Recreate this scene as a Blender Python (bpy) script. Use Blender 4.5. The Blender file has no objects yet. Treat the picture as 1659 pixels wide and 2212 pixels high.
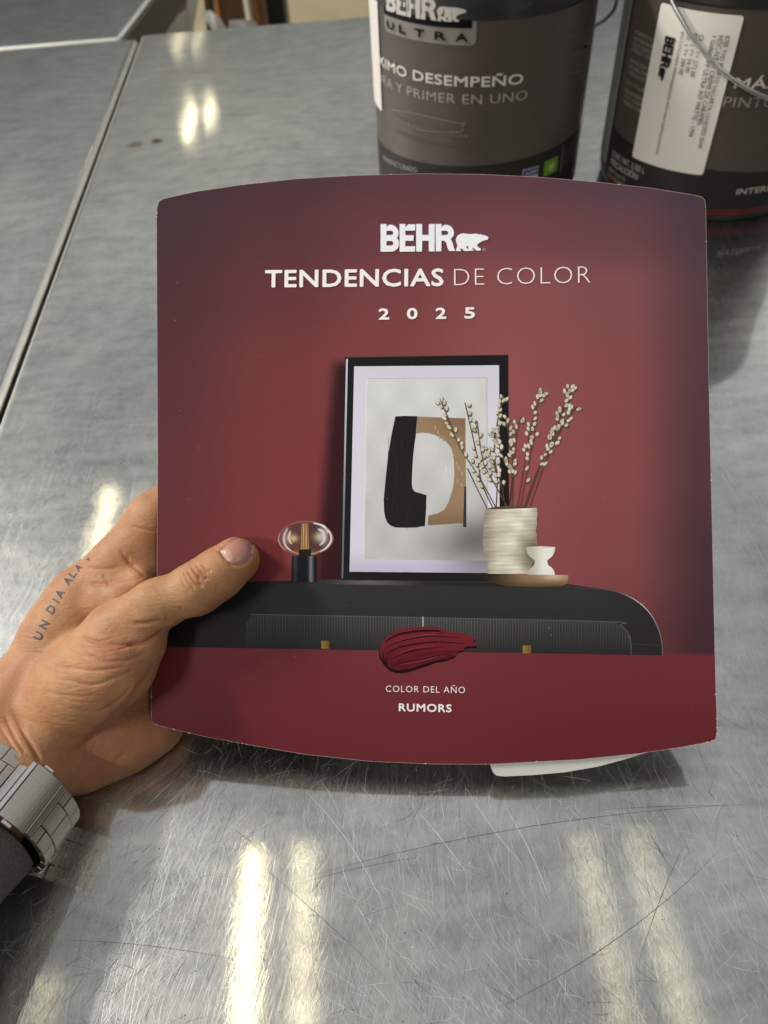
import bpy, bmesh, math, random
import numpy as np
from mathutils import Vector, Matrix
from mathutils.geometry import delaunay_2d_cdt
from mathutils.bvhtree import BVHTree

random.seed(7)
rng = np.random.default_rng(7)
S = bpy.context.scene
COL = S.collection

# ------------------------------------------------------------------ camera
F, CX, CY, CAM_H = 1661.0, 829.5, 1106.0, 0.32      # focal length and centre in units of the photo seen 1659 x 2212
nadir = np.array([113.0, -1464.0, 1661.0])
up_ = -nadir / np.linalg.norm(nadir)
fw_ = np.array([0, 0, 1.0]); fw_ = fw_ - up_ * (fw_ @ up_); fw_ /= np.linalg.norm(fw_)
rt_ = np.cross(fw_, up_)
if rt_[0] < 0: rt_ = -rt_
M = np.array([rt_, fw_, up_])                      # camera (right, up, forward) -> world
CAM = np.array([0, 0, CAM_H])
cam_data = bpy.data.cameras.new('camera')
cam = bpy.data.objects.new('camera', cam_data); COL.objects.link(cam)
r_, u_, f_ = M @ [1, 0, 0], M @ [0, 1, 0], M @ [0, 0, 1]
cam.matrix_world = Matrix(((r_[0], u_[0], -f_[0], 0), (r_[1], u_[1], -f_[1], 0), (r_[2], u_[2], -f_[2], CAM_H), (0, 0, 0, 1)))
cam_data.sensor_fit = 'VERTICAL'; cam_data.sensor_height = 36; cam_data.sensor_width = 27
cam_data.lens = F / 2212 * 36
cam_data.clip_start = 0.01; cam_data.clip_end = 60
cam_data.dof.use_dof = True; cam_data.dof.focus_distance = 0.30; cam_data.dof.aperture_fstop = 13.0
S.camera = cam
S.view_settings.view_transform = 'Standard'; S.view_settings.look = 'None'
S.view_settings.exposure = 0.70; S.view_settings.gamma = 1.0; S.view_settings.use_curve_mapping = False

# ------------------------------------------------------------------ light: dim store interior + rows of fluorescent tubes + added lamps out of view
W = bpy.data.worlds.new('World'); S.world = W; W.use_nodes = True
wn = W.node_tree.nodes; wl = W.node_tree.links
bg = wn['Background']
tc = wn.new('ShaderNodeTexCoord'); mp = wn.new('ShaderNodeMapping'); nz = wn.new('ShaderNodeTexNoise'); rp = wn.new('ShaderNodeValToRGB')
mp.inputs['Scale'].default_value = (1.5, 1.5, 2.5)
nz.inputs['Scale'].default_value = 2.2; nz.inputs['Detail'].default_value = 3
rp.color_ramp.elements[0].position = 0.30; rp.color_ramp.elements[0].color = (0.26, 0.27, 0.29, 1)
rp.color_ramp.elements[1].position = 0.70; rp.color_ramp.elements[1].color = (0.70, 0.71, 0.71, 1)
wl.new(tc.outputs['Generated'], mp.inputs['Vector']); wl.new(mp.outputs['Vector'], nz.inputs['Vector'])
wl.new(nz.outputs['Fac'], rp.inputs['Fac'])
# the ceiling is paler than the shelves round about, the floor darkest
sx = wn.new('ShaderNodeSeparateXYZ'); zr = wn.new('ShaderNodeValToRGB'); zm = wn.new('ShaderNodeMix'); zm.data_type = 'RGBA'; zm.blend_type = 'MULTIPLY'; zm.inputs[0].default_value = 1
mz = wn.new('ShaderNodeMapRange'); mz.inputs['From Min'].default_value = -1
wl.new(tc.outputs['Generated'], sx.inputs[0]); wl.new(sx.outputs['Z'], mz.inputs['Value']); wl.new(mz.outputs['Result'], zr.inputs['Fac'])
e = zr.color_ramp.elements; e[0].position = .40; e[0].color = (.05, .048, .045, 1); e[1].position = 1.0; e[1].color = (.84, .85, .90, 1)
k = e.new(.61); k.color = (.13, .13, .13, 1); k = e.new(.69); k.color = (.95, .95, .86, 1); k = e.new(.80); k.color = (.95, .96, .96, 1)
my = wn.new('ShaderNodeMapRange'); my.inputs['From Min'].default_value = -.75; my.inputs['From Max'].default_value = .05; my.inputs['To Min'].default_value = .15   # people and shelves on the near side
wl.new(sx.outputs['Y'], my.inputs['Value'])
zy = wn.new('ShaderNodeMix'); zy.data_type = 'RGBA'; zy.blend_type = 'MULTIPLY'; zy.inputs[0].default_value = 1
wl.new(rp.outputs['Color'], zm.inputs[6]); wl.new(zr.outputs['Color'], zm.inputs[7]); wl.new(zm.outputs[2], zy.inputs[6]); wl.new(my.outputs['Result'], zy.inputs[7]); wl.new(zy.outputs[2], bg.inputs['Color'])
bg.inputs['Strength'].default_value = 0.60

def tube(x, y0, y1, watts, z=3.0, wide=0.045, col=(1.0, 0.975, 0.93)):
    d = bpy.data.lights.new('tube_or_added_lamp', 'AREA'); d.shape = 'RECTANGLE'
    d.size = wide; d.size_y = abs(y1 - y0); d.energy = watts; d.color = col
    o = bpy.data.objects.new('tube_or_added_lamp', d); COL.objects.link(o)
    o.location = (x, (y0 + y1) / 2, z)
# seen as streaks in the steel: old, yellowish tubes in twin fittings; the brighter lamps after them are out of view
TUBES = ((-0.655, -0.1, 1.12, 1.05), (-0.44, -0.1, 1.12, .46), (0.72, -0.1, 1.07, .20), (0.935, -0.1, 1.07, .20), (-1.42, -0.5, 0.70, .22),
         (-1.64, 2.55, 3.3, .60), (-1.44, 2.6, 3.3, .08), (-1.76, 8.3, 9.2, 1.3), (-1.56, 8.6, 9.3, .8), (-2.2, 10.9, 12.1, .7), (-1.95, 10.9, 12.1, .5))
for x, y0, y1, w in TUBES: tube(x, y0, y1, w, wide=.024, col=(1.0, 0.88, 0.56))
for x, y0, y1, w in ((4.1, 5.0, 6.2, 14), (4.3, 6.5, 7.7, 14), (-3.3, 0.6, 1.8, 70), (-3.1, 0.6, 1.8, 70), (-3.6, 2.2, 3.4, 60), (-2.9, -2.6, -1.4, 62), (1.6, -2.8, -1.6, 12)):  # left key follows the shadows; right and near-side lamps are added, unseen
    tube(x, y0, y1, w)

# ------------------------------------------------------------------ helpers
def ray(px, py): return M @ np.array([px - CX, CY - py, F])
def table_pt(px, py, z=0.0):
    d = ray(px, py); return CAM + d * ((z - CAM_H) / d[2])
def plane_y(px, py, Y):
    d = ray(px, py); return CAM + d * (Y / d[1])
BH = np.array([0.9981473, -0.02063986, -0.05723603])             # booklet plane: right direction, then normal, in camera axes
BN = np.array([-0.05637439, 0.0401564, -0.99760182])
EU = M @ BH; EN = M @ BN; EN /= np.linalg.norm(EN); EU = EU - EN * (EU @ EN); EU /= np.linalg.norm(EU); EV = np.cross(EN, EU)
_d = ray(940, 1650); B0 = CAM + _d * ((0.017 - CAM_H) / _d[2])
def bkw(px, py, off=0.0):
    d = ray(px, py); o = B0 + EN * off; return CAM + d * (((o - CAM) @ EN) / (d @ EN))
def bk(px, py, off=0.0):
    p = bkw(px, py, off) - B0; return np.array([p @ EU, p @ EV])
def loc(p):
    p = np.asarray(p) - B0; return np.array([p @ EU, p @ EV, p @ EN])
BOOK_M = Matrix(((EU[0], EV[0], EN[0], B0[0]), (EU[1], EV[1], EN[1], B0[1]), (EU[2], EV[2], EN[2], B0[2]), (0, 0, 0, 1)))

def lin(c):
    return tuple(((v / 255 / 12.92) if v / 255 <= 0.04045 else ((v / 255 + 0.055) / 1.055) ** 2.4) for v in c)

def nodes(name):
    m = bpy.data.materials.new(name); m.use_nodes = True
    return m, m.node_tree.nodes, m.node_tree.links, m.node_tree.nodes['Principled BSDF']

def simple(name, rgb, rough=0.5, metal=0.0, noise=0.0, scale=40, bump=0.0, bscale=400, spec=0.5, stretch=(1, 1, 1)):
    m, n, l, b = nodes(name)
    c = lin(rgb)
    b.inputs['Roughness'].default_value = rough; b.inputs['Metallic'].default_value = metal
    b.inputs['Specular IOR Level'].default_value = spec
    t = n.new('ShaderNodeTexCoord'); mpn = n.new('ShaderNodeMapping'); mpn.inputs['Scale'].default_value = stretch
    l.new(t.outputs['Object'], mpn.inputs['Vector'])
    x = n.new('ShaderNodeTexNoise'); x.inputs['Scale'].default_value = scale; x.inputs['Detail'].default_value = 4
    l.new(mpn.outputs['Vector'], x.inputs['Vector'])
    r = n.new('ShaderNodeValToRGB')
    k = noise
    r.color_ramp.elements[0].position = 0.3; r.color_ramp.elements[1].position = 0.7
    r.color_ramp.elements[0].color = (*[v * (1 - k) for v in c], 1); r.color_ramp.elements[1].color = (*[min(1, v * (1 + k)) for v in c], 1)
    l.new(x.outputs['Fac'], r.inputs['Fac']); l.new(r.outputs['Color'], b.inputs['Base Color'])
    if bump:
        y = n.new('ShaderNodeTexNoise'); y.inputs['Scale'].default_value = bscale; y.inputs['Detail'].default_value = 3
        l.new(mpn.outputs['Vector'], y.inputs['Vector'])
        bp = n.new('ShaderNodeBump'); bp.inputs['Strength'].default_value = bump; bp.inputs['Distance'].default_value = 0.0005
        l.new(y.outputs['Fac'], bp.inputs['Height']); l.new(bp.outputs['Normal'], b.inputs['Normal'])
    return m

def print_mat(name, rough=0.4, metal=0.0, bump=0.04, spec=0.5):
    """printed ink: the colour of every printed area is stored on its mesh"""
    m, n, l, b = nodes(name)
    a = n.new('ShaderNodeVertexColor'); a.layer_name = 'ink'
    t = n.new('ShaderNodeTexCoord')
    x = n.new('ShaderNodeTexNoise'); x.inputs['Scale'].default_value = 2500; x.inputs['Detail'].default_value = 2
    l.new(t.outputs['Object'], x.inputs['Vector'])
    mr = n.new('ShaderNodeMapRange'); mr.inputs['To Min'].default_value = 0.86; mr.inputs['To Max'].default_value = 1.14
    l.new(x.outputs['Fac'], mr.inputs['Value'])
    mx = n.new('ShaderNodeMix'); mx.data_type = 'RGBA'; mx.blend_type = 'MULTIPLY'; mx.inputs[0].default_value = 1
    l.new(a.outputs['Color'], mx.inputs[6]); l.new(mr.outputs['Result'], mx.inputs[7])
    l.new(mx.outputs[2], b.inputs['Base Color'])
    b.inputs['Roughness'].default_value = rough; b.inputs['Metallic'].default_value = metal; b.inputs['Specular IOR Level'].default_value = spec * .3
    bp = n.new('ShaderNodeBump'); bp.inputs['Strength'].default_value = bump; bp.inputs['Distance'].default_value = 0.0003
    l.new(x.outputs['Fac'], bp.inputs['Height']); l.new(bp.outputs['Normal'], b.inputs['Normal'])
    return m

def tag(o, label=None, cat=None, group=None, kind=None):
    if label: o['label'] = label
    if cat: o['category'] = cat
    if group: o['group'] = group
    if kind: o['kind'] = kind
    return o
def empty(name, mat=None, location=(0, 0, 0)):
    o = bpy.data.objects.new(name, None); COL.objects.link(o); o.empty_display_size = 0.02
    if mat is not None: o.matrix_world = mat
    else: o.location = location
    return o
def link_mesh(name, me, mats, parent=None, smooth=False):
    o = bpy.data.objects.new(name, me); COL.objects.link(o)
    for m in (mats if isinstance(mats, (list, tuple)) else [mats]): me.materials.append(m)
    if parent is not None: o.parent = parent
    if smooth:
        for p in me.polygons: p.use_smooth = True
    return o
def pydata(name, v, f, mats, parent=None, smooth=False, midx=None):
    me = bpy.data.meshes.new(name); me.from_pydata([tuple(map(float, x)) for x in v], [], [tuple(map(int, x)) for x in f])
    if midx is not None: me.polygons.foreach_set('material_index', midx)
    me.update()
    return link_mesh(name, me, mats, parent, smooth)
def bm_obj(name, bm, mats, parent=None, smooth=False):
    me = bpy.data.meshes.new(name); bm.normal_update(); bm.to_mesh(me); bm.free()
    return link_mesh(name, me, mats, parent, smooth)

def lathe(profile, seg=96, cx=0, cy=0):
    v, f = [], []
    for r, z in profile:
        for k in range(seg):
            a = 2 * math.pi * k / seg; v.append((cx + r * math.cos(a), cy + r * math.sin(a), z))
    for i in range(len(profile) - 1):
        for k in range(seg):
            a, b = i * seg + k, i * seg + (k + 1) % seg; f.append((a, b, b + seg, a + seg))
    return v, f

def smooth_path(pts, n=10, closed=False):
    P = [np.asarray(p, float) for p in pts]; out = []
    m = len(P)
    rngi = range(m if closed else m - 1)
    for i in rngi:
        p0 = P[(i - 1) % m] if (closed or i > 0) else P[0]; p1 = P[i % m]; p2 = P[(i + 1) % m]
        p3 = P[(i + 2) % m] if (closed or i + 2 < m) else P[-1]
        for k in range(n):
            t = k / n
            out.append(0.5 * ((2 * p1) + (-p0 + p2) * t + (2 * p0 - 5 * p1 + 4 * p2 - p3) * t * t + (-p0 + 3 * p1 - 3 * p2 + p3) * t ** 3))
    if not closed: out.append(P[-1])
    return out

def wire(name, pts, r, mat, parent=None, sides=10, n=8):
    P = smooth_path(pts, n); v, f = [], []
    prev = None
    for i, p in enumerate(P):
        t = P[min(i + 1, len(P) - 1)] - P[max(i - 1, 0)]; t /= np.linalg.norm(t)
        a = np.cross(t, [0, 0, 1]) if prev is None else prev - t * (prev @ t)
        if np.linalg.norm(a) < 1e-6: a = np.cross(t, [0, 1, 0])
        a /= np.linalg.norm(a); prev = a; b = np.cross(t, a)
        for k in range(sides):
            q = 2 * math.pi * k / sides; v.append(p + r * (math.cos(q) * a + math.sin(q) * b))
    for i in range(len(P) - 1):
        for k in range(sides):
            a, b = i * sides + k, i * sides + (k + 1) % sides; f.append((a, b, b + sides, a + sides))
    return pydata(name, v, f, mat, parent, True)

def inside(pt, loops):
    x, y = pt; c = False
    for L in loops:
        j = len(L) - 1
        for i in range(len(L)):
            if (L[i][1] > y) != (L[j][1] > y) and x < (L[j][0] - L[i][0]) * (y - L[i][1]) / (L[j][1] - L[i][1]) + L[i][0]: c = not c
            j = i
    return c
def inside_np(X, Y, loops):
    c = np.zeros(X.shape, bool)
    for L in loops:
        j = len(L) - 1
        for i in range(len(L)):
            yi, yj = L[i][1], L[j][1]
            if yi != yj:
                hit = ((yi > Y) != (yj > Y)) & (X < (L[j][0] - L[i][0]) * (Y - yi) / (yj - yi) + L[i][0]); c ^= hit
            j = i
    return c

def tri_fill(loops, step=None):
    """triangles filling loops (the later loops are holes); step adds points inside"""
    pts, edges = [], []
    for L in loops:
        L2 = []
        for i in range(len(L)):
            a, b = np.asarray(L[i], float), np.asarray(L[(i + 1) % len(L)], float)
            k = max(1, int(np.linalg.norm(b - a) / step)) if step else 1
            for q in range(k): L2.append(a + (b - a) * q / k)
        s = len(pts); pts += L2; edges += [(s + i, s + (i + 1) % len(L2)) for i in range(len(L2))]
    if step:
        A = np.array(pts); lo, hi = A.min(0), A.max(0)
        X, Y = np.meshgrid(np.arange(lo[0] + step / 2, hi[0], step), np.arange(lo[1] + step / 2, hi[1], step))
        k = inside_np(X, Y, loops); pts += list(zip(X[k], Y[k]))
    vs, es, fs, *_ = delaunay_2d_cdt([Vector((float(p[0]), float(p[1]))) for p in pts], edges, [], 0, 1e-7)
    V = np.array([tuple(v) for v in vs]); T = np.array([f for f in fs])
    c = V[T].mean(1); k = inside_np(c[:, 0], c[:, 1], loops)
    T = T[k]
    a, b, d = V[T[:, 0]], V[T[:, 1]], V[T[:, 2]]
    area = (b[:, 0] - a[:, 0]) * (d[:, 1] - a[:, 1]) - (b[:, 1] - a[:, 1]) * (d[:, 0] - a[:, 0])
    T[area < 0] = T[area < 0][:, ::-1]
    return V, T

_txt = {}
def text_mesh(body, bold=0.0, space=1.0):
    key = (body, bold, space)
    if key not in _txt:
        cu = bpy.data.curves.new('lettering', 'FONT'); cu.body = body; cu.size = 1; cu.offset = bold; cu.space_character = space
        cu.resolution_u = 3; cu.fill_mode = 'FRONT'
        ob = bpy.data.objects.new('lettering', cu); COL.objects.link(ob)
        dg = bpy.context.evaluated_depsgraph_get(); me = ob.evaluated_get(dg).to_mesh()
        V = np.array([(v.co.x, v.co.y / 0.727) for v in me.vertices]); Fc = [tuple(p.vertices) for p in me.polygons]
        ob.evaluated_get(dg).to_mesh_clear(); bpy.data.objects.remove(ob); bpy.data.curves.remove(cu)
        V[:, 0] -= V[:, 0].min(); V[:, 0] /= max(V[:, 0].max(), 1e-6)
        _txt[key] = (V, Fc)
    return _txt[key]

class Deco:
    """flat printed shapes in a 2-D frame, mapped on to a surface"""
    def __init__(s, fn, layer): s.fn, s.layer, s.v, s.f, s.c = fn, layer, [], [], []
    def add(s, V, T, col, lay=0, up=True):
        o = len(s.v)
        for i, p in enumerate(V):
            s.v.append(s.fn(p, s.layer * (lay + 1))); s.c.append(col(p) if callable(col) else col)
        for t in T: s.f.append(tuple(int(x) + o for x in t))
    def poly(s, loops, col, lay=0, step=None):
        if not isinstance(loops[0][0], (list, tuple, np.ndarray)): loops = [loops]
        V, T = tri_fill(loops, step); s.add(V, T, col, lay)
    def line(s, pts, w, col, lay=0, n=6, taper=False):
        P = smooth_path(pts, n) if n > 1 else [np.asarray(p, float) for p in pts]
        V, T = [], []
        for i, p in enumerate(P):
            t = P[min(i + 1, len(P) - 1)] - P[max(i - 1, 0)]; t = t / max(np.linalg.norm(t), 1e-9); q = np.array([-t[1], t[0]])
            k = w / 2 * ((math.sin(math.pi * min(1, max(0, i / (len(P) - 1)))) ** .5 + .02) if taper else 1)
            V += [p + q * k, p - q * k]
        for i in range(len(P) - 1): T += [(2 * i + 1, 2 * i + 3, 2 * i + 2, 2 * i)]
        s.add(V, T, col, lay)
    def text(s, body, a, b, cap, col, lay=0, bold=0.0, space=1.0):
        V, T = text_mesh(body, min(bold, 0.0), space); a, b = np.asarray(a, float), np.asarray(b, float)
        d = b - a; q = np.array([-d[1], d[0]]) / np.linalg.norm(d); e = d / np.linalg.norm(d)
        k = max(bold, 0) * cap / .727                                  # heavier strokes: the same outline struck several times, slightly apart
        for i in range(9 if bold > 0 else 1):
            o = (e * math.cos(i * math.pi / 4) + q * math.sin(i * math.pi / 4)) * k if i < 8 and bold > 0 else 0 * e
            s.add([a + o + d * p[0] + q * (cap - 2 * k) * p[1] + q * k for p in V], T, col, lay + i * .12)
    def build(s, name, mat, parent=None):
        me = bpy.data.meshes.new(name); me.from_pydata([tuple(map(float, p)) for p in s.v], [], s.f)
        at = me.color_attributes.new('ink', 'FLOAT_COLOR', 'POINT')
        at.data.foreach_set('color', np.array([(*lin(c[:3]), 1.0) for c in s.c], dtype=np.float32).ravel())
        me.update(); return link_mesh(name, me, mat, parent)

# ------------------------------------------------------------------ the brand mark (block letters and a walking bear), in its own 1659-unit frame
MARK = [
 [[(68,85),(150,85),(154,140),(166,112),(185,98),(215,95),(252,105),(290,132),(315,170),(325,205),(318,250),(300,285),(322,318),(329,350),(325,395),(308,433),(275,462),(230,477),(68,477)],
  [(152,180),(225,180),(243,192),(247,212),(241,230),(226,242),(152,242)], [(152,325),(222,325),(243,337),(249,358),(243,378),(226,390),(152,392)]],
 [[(337,85),(418,85),(420,138),(432,115),(448,100),(468,90),(560,90),(558,178),(418,178),(418,245),(538,245),(535,322),(418,322),(418,402),(558,402),(556,475),(337,477)]],
 [[(572,85),(658,85),(658,240),(750,240),(752,85),(836,85),(833,472),(752,472),(750,322),(658,322),(655,475),(572,475)]],
 [[(848,85),(932,85),(933,140),(945,115),(965,100),(995,95),(1035,103),(1070,122),(1098,160),(1110,205),(1102,252),(1062,300),(1080,330),(1095,375),(1106,420),(1128,466),(1040,466),(1018,425),(1006,375),(995,342),(970,322),(932,318),(930,470),(850,472)],
  [(932,180),(1000,180),(1020,190),(1028,210),(1020,232),(1004,242),(932,242)]]]
BEAR = [[(1135,300),(1142,278),(1160,250),(1190,230),(1240,218),(1285,223),(1330,230),(1375,227),(1420,222),(1470,235),(1486,228),(1498,238),(1530,242),(1565,254),(1590,265),(1598,280),(1594,298),(1578,308),(1545,315),(1505,330),(1470,350),(1445,370),(1437,388),(1446,405),(1460,420),(1486,432),(1491,450),(1484,461),(1430,462),(1405,440),(1388,424),(1366,424),(1372,440),(1388,452),(1378,464),(1322,464),(1300,466),(1255,466),(1235,448),(1216,430),(1192,432),(1198,446),(1214,454),(1200,468),(1140,467),(1140,445),(1150,420),(1158,385),(1146,355),(1137,330)],
        [(1274,408),(1295,398),(1316,401),(1311,420),(1318,440),(1300,436)]]
def mark(deco, fn, col, lay):
    for loops in MARK + [BEAR]: deco.poly([[fn(*p) for p in L] for L in loops], col, lay)

# ================================================================== SETTING: floor and steel tables
def steel(name, tint=(0.615, 0.615, 0.60), stains=()):
    m, n, l, b = nodes(name)
    t = n.new('ShaderNodeTexCoord')
    # strokes bend slowly, as from circular wiping
    wz = n.new('ShaderNodeTexNoise'); wz.inputs['Scale'].default_value = 3.0; wz.inputs['Detail'].default_value = 1
    l.new(t.outputs['Object'], wz.inputs['Vector'])
    off = n.new('ShaderNodeVectorMath'); off.operation = 'SCALE'; off.inputs['Scale'].default_value = 0.14
    l.new(wz.outputs['Color'], off.inputs[0])
    ad = n.new('ShaderNodeVectorMath'); ad.operation = 'ADD'
    l.new(t.outputs['Object'], ad.inputs[0]); l.new(off.outputs['Vector'], ad.inputs[1])
    acc = None
    for ang, sx, sy, lo, hi, wgt in ((14, 2600, 90, .48, .70, 1.0), (-20, 2300, 70, .50, .72, .9), (58, 2400, 80, .53, .74, .8), (-64, 2100, 60, .56, .75, .7), (4, 1500, 26, .58, .68, 1.0), (36, 1700, 30, .60, .70, 1.0), (-35, 3000, 110, .50, .70, .7)):
        mpn = n.new('ShaderNodeMapping'); mpn.inputs['Rotation'].default_value = (0, 0, math.radians(ang))
        l.new(ad.outputs['Vector'], mpn.inputs['Vector'])
        m2 = n.new('ShaderNodeMapping'); m2.inputs['Scale'].default_value = (sx, sy, 1)
        l.new(mpn.outputs['Vector'], m2.inputs['Vector'])
        x = n.new('ShaderNodeTexNoise'); x.inputs['Scale'].default_value = 1.0; x.inputs['Detail'].default_value = 2.5
        l.new(m2.outputs['Vector'], x.inputs['Vector'])
        r = n.new('ShaderNodeMapRange'); r.inputs['From Min'].default_value = lo; r.inputs['From Max'].default_value = hi; r.inputs['To Max'].default_value = wgt
        l.new(x.outputs['Fac'], r.inputs['Value'])
        if acc is None: acc = r.outputs['Result']
        else:
            a = n.new('ShaderNodeMath'); a.operation = 'MAXIMUM'; l.new(acc, a.inputs[0]); l.new(r.outputs['Result'], a.inputs[1]); acc = a.outputs[0]
    # cloudy wear
    cz = n.new('ShaderNodeTexNoise'); cz.inputs['Scale'].default_value = 26; cz.inputs['Detail'].default_value = 5; cz.inputs['Roughness'].default_value = .65
    l.new(ad.outputs['Vector'], cz.inputs['Vector'])
    pz = n.new('ShaderNodeTexNoise'); pz.inputs['Scale'].default_value = 900; pz.inputs['Detail'].default_value = 2
    l.new(t.outputs['Object'], pz.inputs['Vector'])
    m9 = n.new('ShaderNodeMapping'); m9.inputs['Scale'].default_value = (34, 85, 1); m9.inputs['Rotation'].default_value = (0, 0, .25); l.new(ad.outputs['Vector'], m9.inputs['Vector'])
    c9 = n.new('ShaderNodeTexNoise'); c9.inputs['Scale'].default_value = 1; c9.inputs['Detail'].default_value = 5; c9.inputs['Roughness'].default_value = .7; l.new(m9.outputs['Vector'], c9.inputs['Vector'])
    a9 = n.new('ShaderNodeMath'); a9.operation = 'MULTIPLY_ADD'; a9.inputs[1].default_value = .6; k9 = n.new('ShaderNodeMath'); k9.operation = 'MULTIPLY'; k9.inputs[1].default_value = .4
    l.new(cz.outputs['Fac'], k9.inputs[0]); l.new(c9.outputs['Fac'], a9.inputs[0]); l.new(k9.outputs[0], a9.inputs[2])
    rc = n.new('ShaderNodeValToRGB'); rc.color_ramp.elements[0].position = .36; rc.color_ramp.elements[1].position = .66
    rc.color_ramp.elements[0].color = (*[v * .62 for v in tint], 1); rc.color_ramp.elements[1].color = (tint[0] * 1.15, tint[1] * 1.14, tint[2] * 1.06, 1)
    l.new(a9.outputs[0], rc.inputs['Fac'])
    mx = n.new('ShaderNodeMix'); mx.data_type = 'RGBA'; mx.inputs[7].default_value = (.84, .84, .83, 1)
    sc = n.new('ShaderNodeMath'); sc.operation = 'MULTIPLY'; sc.inputs[1].default_value = .46; l.new(acc, sc.inputs[0])
    l.new(sc.outputs[0], mx.inputs[0]); l.new(rc.outputs['Color'], mx.inputs[6])
    base = mx.outputs[2]
    for (sx, sy, rx, ry, stg) in stains:
        mpn = n.new('ShaderNodeMapping'); mpn.vector_type = 'TEXTURE'
        mpn.inputs['Location'].default_value = (sx, sy, 0); mpn.inputs['Scale'].default_value = (rx, ry, 1)
        ad2 = n.new('ShaderNodeVectorMath'); ad2.operation = 'ADD'
        nz2 = n.new('ShaderNodeTexNoise'); nz2.inputs['Scale'].default_value = 90; l.new(t.outputs['Object'], nz2.inputs['Vector'])
        s2 = n.new('ShaderNodeVectorMath'); s2.operation = 'SCALE'; s2.inputs['Scale'].default_value = .008; l.new(nz2.outputs['Color'], s2.inputs[0])
        l.new(t.outputs['Object'], ad2.inputs[0]); l.new(s2.outputs['Vector'], ad2.inputs[1]); l.new(ad2.outputs['Vector'], mpn.inputs['Vector'])
        g = n.new('ShaderNodeTexGradient'); g.gradient_type = 'SPHERICAL'; l.new(mpn.outputs['Vector'], g.inputs['Vector'])
        q = n.new('ShaderNodeMapRange'); q.inputs['From Max'].default_value = .6; q.inputs['To Max'].default_value = stg; l.new(g.outputs['Fac'], q.inputs['Value'])
        m3 = n.new('ShaderNodeMix'); m3.data_type = 'RGBA'; m3.inputs[7].default_value = (.17, .075, .02, 1)
        l.new(q.outputs['Result'], m3.inputs[0]); l.new(base, m3.inputs[6]); base = m3.outputs[2]
    l.new(base, b.inputs['Base Color'])
    b.inputs['Metallic'].default_value = 1
    rr = n.new('ShaderNodeMapRange'); rr.inputs['To Min'].default_value = .28; rr.inputs['To Max'].default_value = .44
    l.new(acc, rr.inputs['Value']); l.new(rr.outputs['Result'], b.inputs['Roughness'])
    bp = n.new('ShaderNodeBump'); bp.inputs['Strength'].default_value = .17; bp.inputs['Distance'].default_value = .0002
    hs = n.new('ShaderNodeMath'); hs.operation = 'MULTIPLY_ADD'; hs.inputs[1].default_value = .5
    l.new(pz.outputs['Fac'], hs.inputs[0]); l.new(acc, hs.inputs[2])
    l.new(hs.outputs[0], bp.inputs['Height']); l.new(bp.outputs['Normal'], b.inputs['Normal'])
    # second, sharper lobe: the polished metal between the scratches
    b2 = n.new('ShaderNodeBsdfPrincipled'); b2.inputs['Metallic'].default_value = 1
    l.new(base, b2.inputs['Base Color']); b2.inputs['Roughness'].default_value = .06
    wv = n.new('ShaderNodeTexNoise'); wv.inputs['Scale'].default_value = 30; wv.inputs['Detail'].default_value = 2; l.new(t.outputs['Object'], wv.inputs['Vector'])
    h2 = n.new('ShaderNodeMath'); h2.operation = 'MULTIPLY_ADD'; h2.inputs[1].default_value = 3.0
    l.new(wv.outputs['Fac'], h2.inputs[0]); l.new(hs.outputs[0], h2.inputs[2])
    bp2 = n.new('ShaderNodeBump'); bp2.inputs['Strength'].default_value = .014; bp2.inputs['Distance'].default_value = .0002
    l.new(h2.outputs[0], bp2.inputs['Height']); l.new(bp2.outputs['Normal'], b2.inputs['Normal'])
    ms = n.new('ShaderNodeMixShader'); ms.inputs[0].default_value = .56
    l.new(b.outputs[0], ms.inputs[1]); l.new(b2.outputs[0], ms.inputs[2])
    l.new(ms.outputs[0], n['Material Output'].inputs['Surface'])
    return m

edge_m = simple('highlight_edge', (236, 234, 226), .42, 1.0, noise=.08, scale=60)  # paler metal for rounded edges: their bright highlight put into the colour
def slab(name, corners, thick, mat, r=0.005, parent=None, extra=None):
    bm = bmesh.new(); top = [bm.verts.new((x, y, 0)) for x, y in corners]; bot = [bm.verts.new((x, y, -thick)) for x, y in corners]
    bm.faces.new(top); bm.faces.new(bot[::-1]); k = len(corners)
    ed = []
    for i in range(k):
        f = bm.faces.new((top[i], bot[i], bot[(i + 1) % k], top[(i + 1) % k]))
    bm.normal_update(); bmesh.ops.recalc_face_normals(bm, faces=bm.faces)
    bm.edges.ensure_lookup_table()
    te = [e for e in bm.edges if all(abs(v.co.z) < 1e-6 for v in e.verts)] + [e for e in bm.edges if abs(e.verts[0].co.z - e.verts[1].co.z) > 1e-4]
    bmesh.ops.bevel(bm, geom=te, offset=r, segments=4, affect='EDGES', profile=.5)
    bm.normal_update()
    for f in bm.faces:
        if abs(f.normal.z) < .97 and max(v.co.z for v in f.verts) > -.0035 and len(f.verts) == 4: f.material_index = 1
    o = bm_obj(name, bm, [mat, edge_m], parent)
    for p in o.data.polygons: p.use_smooth = p.area < 0.02 and True
    return o
def seam_x(y): return -0.2460 - 0.0277 * (y - 0.40)
st1 = table_pt(293, 312); st2 = table_pt(336, 305); st3 = table_pt(300, 312)
steel_main = steel('brushed_steel', stains=((st1[0] + .004, st1[1] + .004, .011, .010, .6), (st2[0] + .005, st2[1] + .004, .008, .008, 1.0)))
scr_light = simple('scratch_bright', (198, 198, 196), .5, .35); scr_dark = simple('scratch_dark', (78, 78, 80), .6, .6)
far = lambda x: 1.1385 + 0.0193 * x
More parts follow.
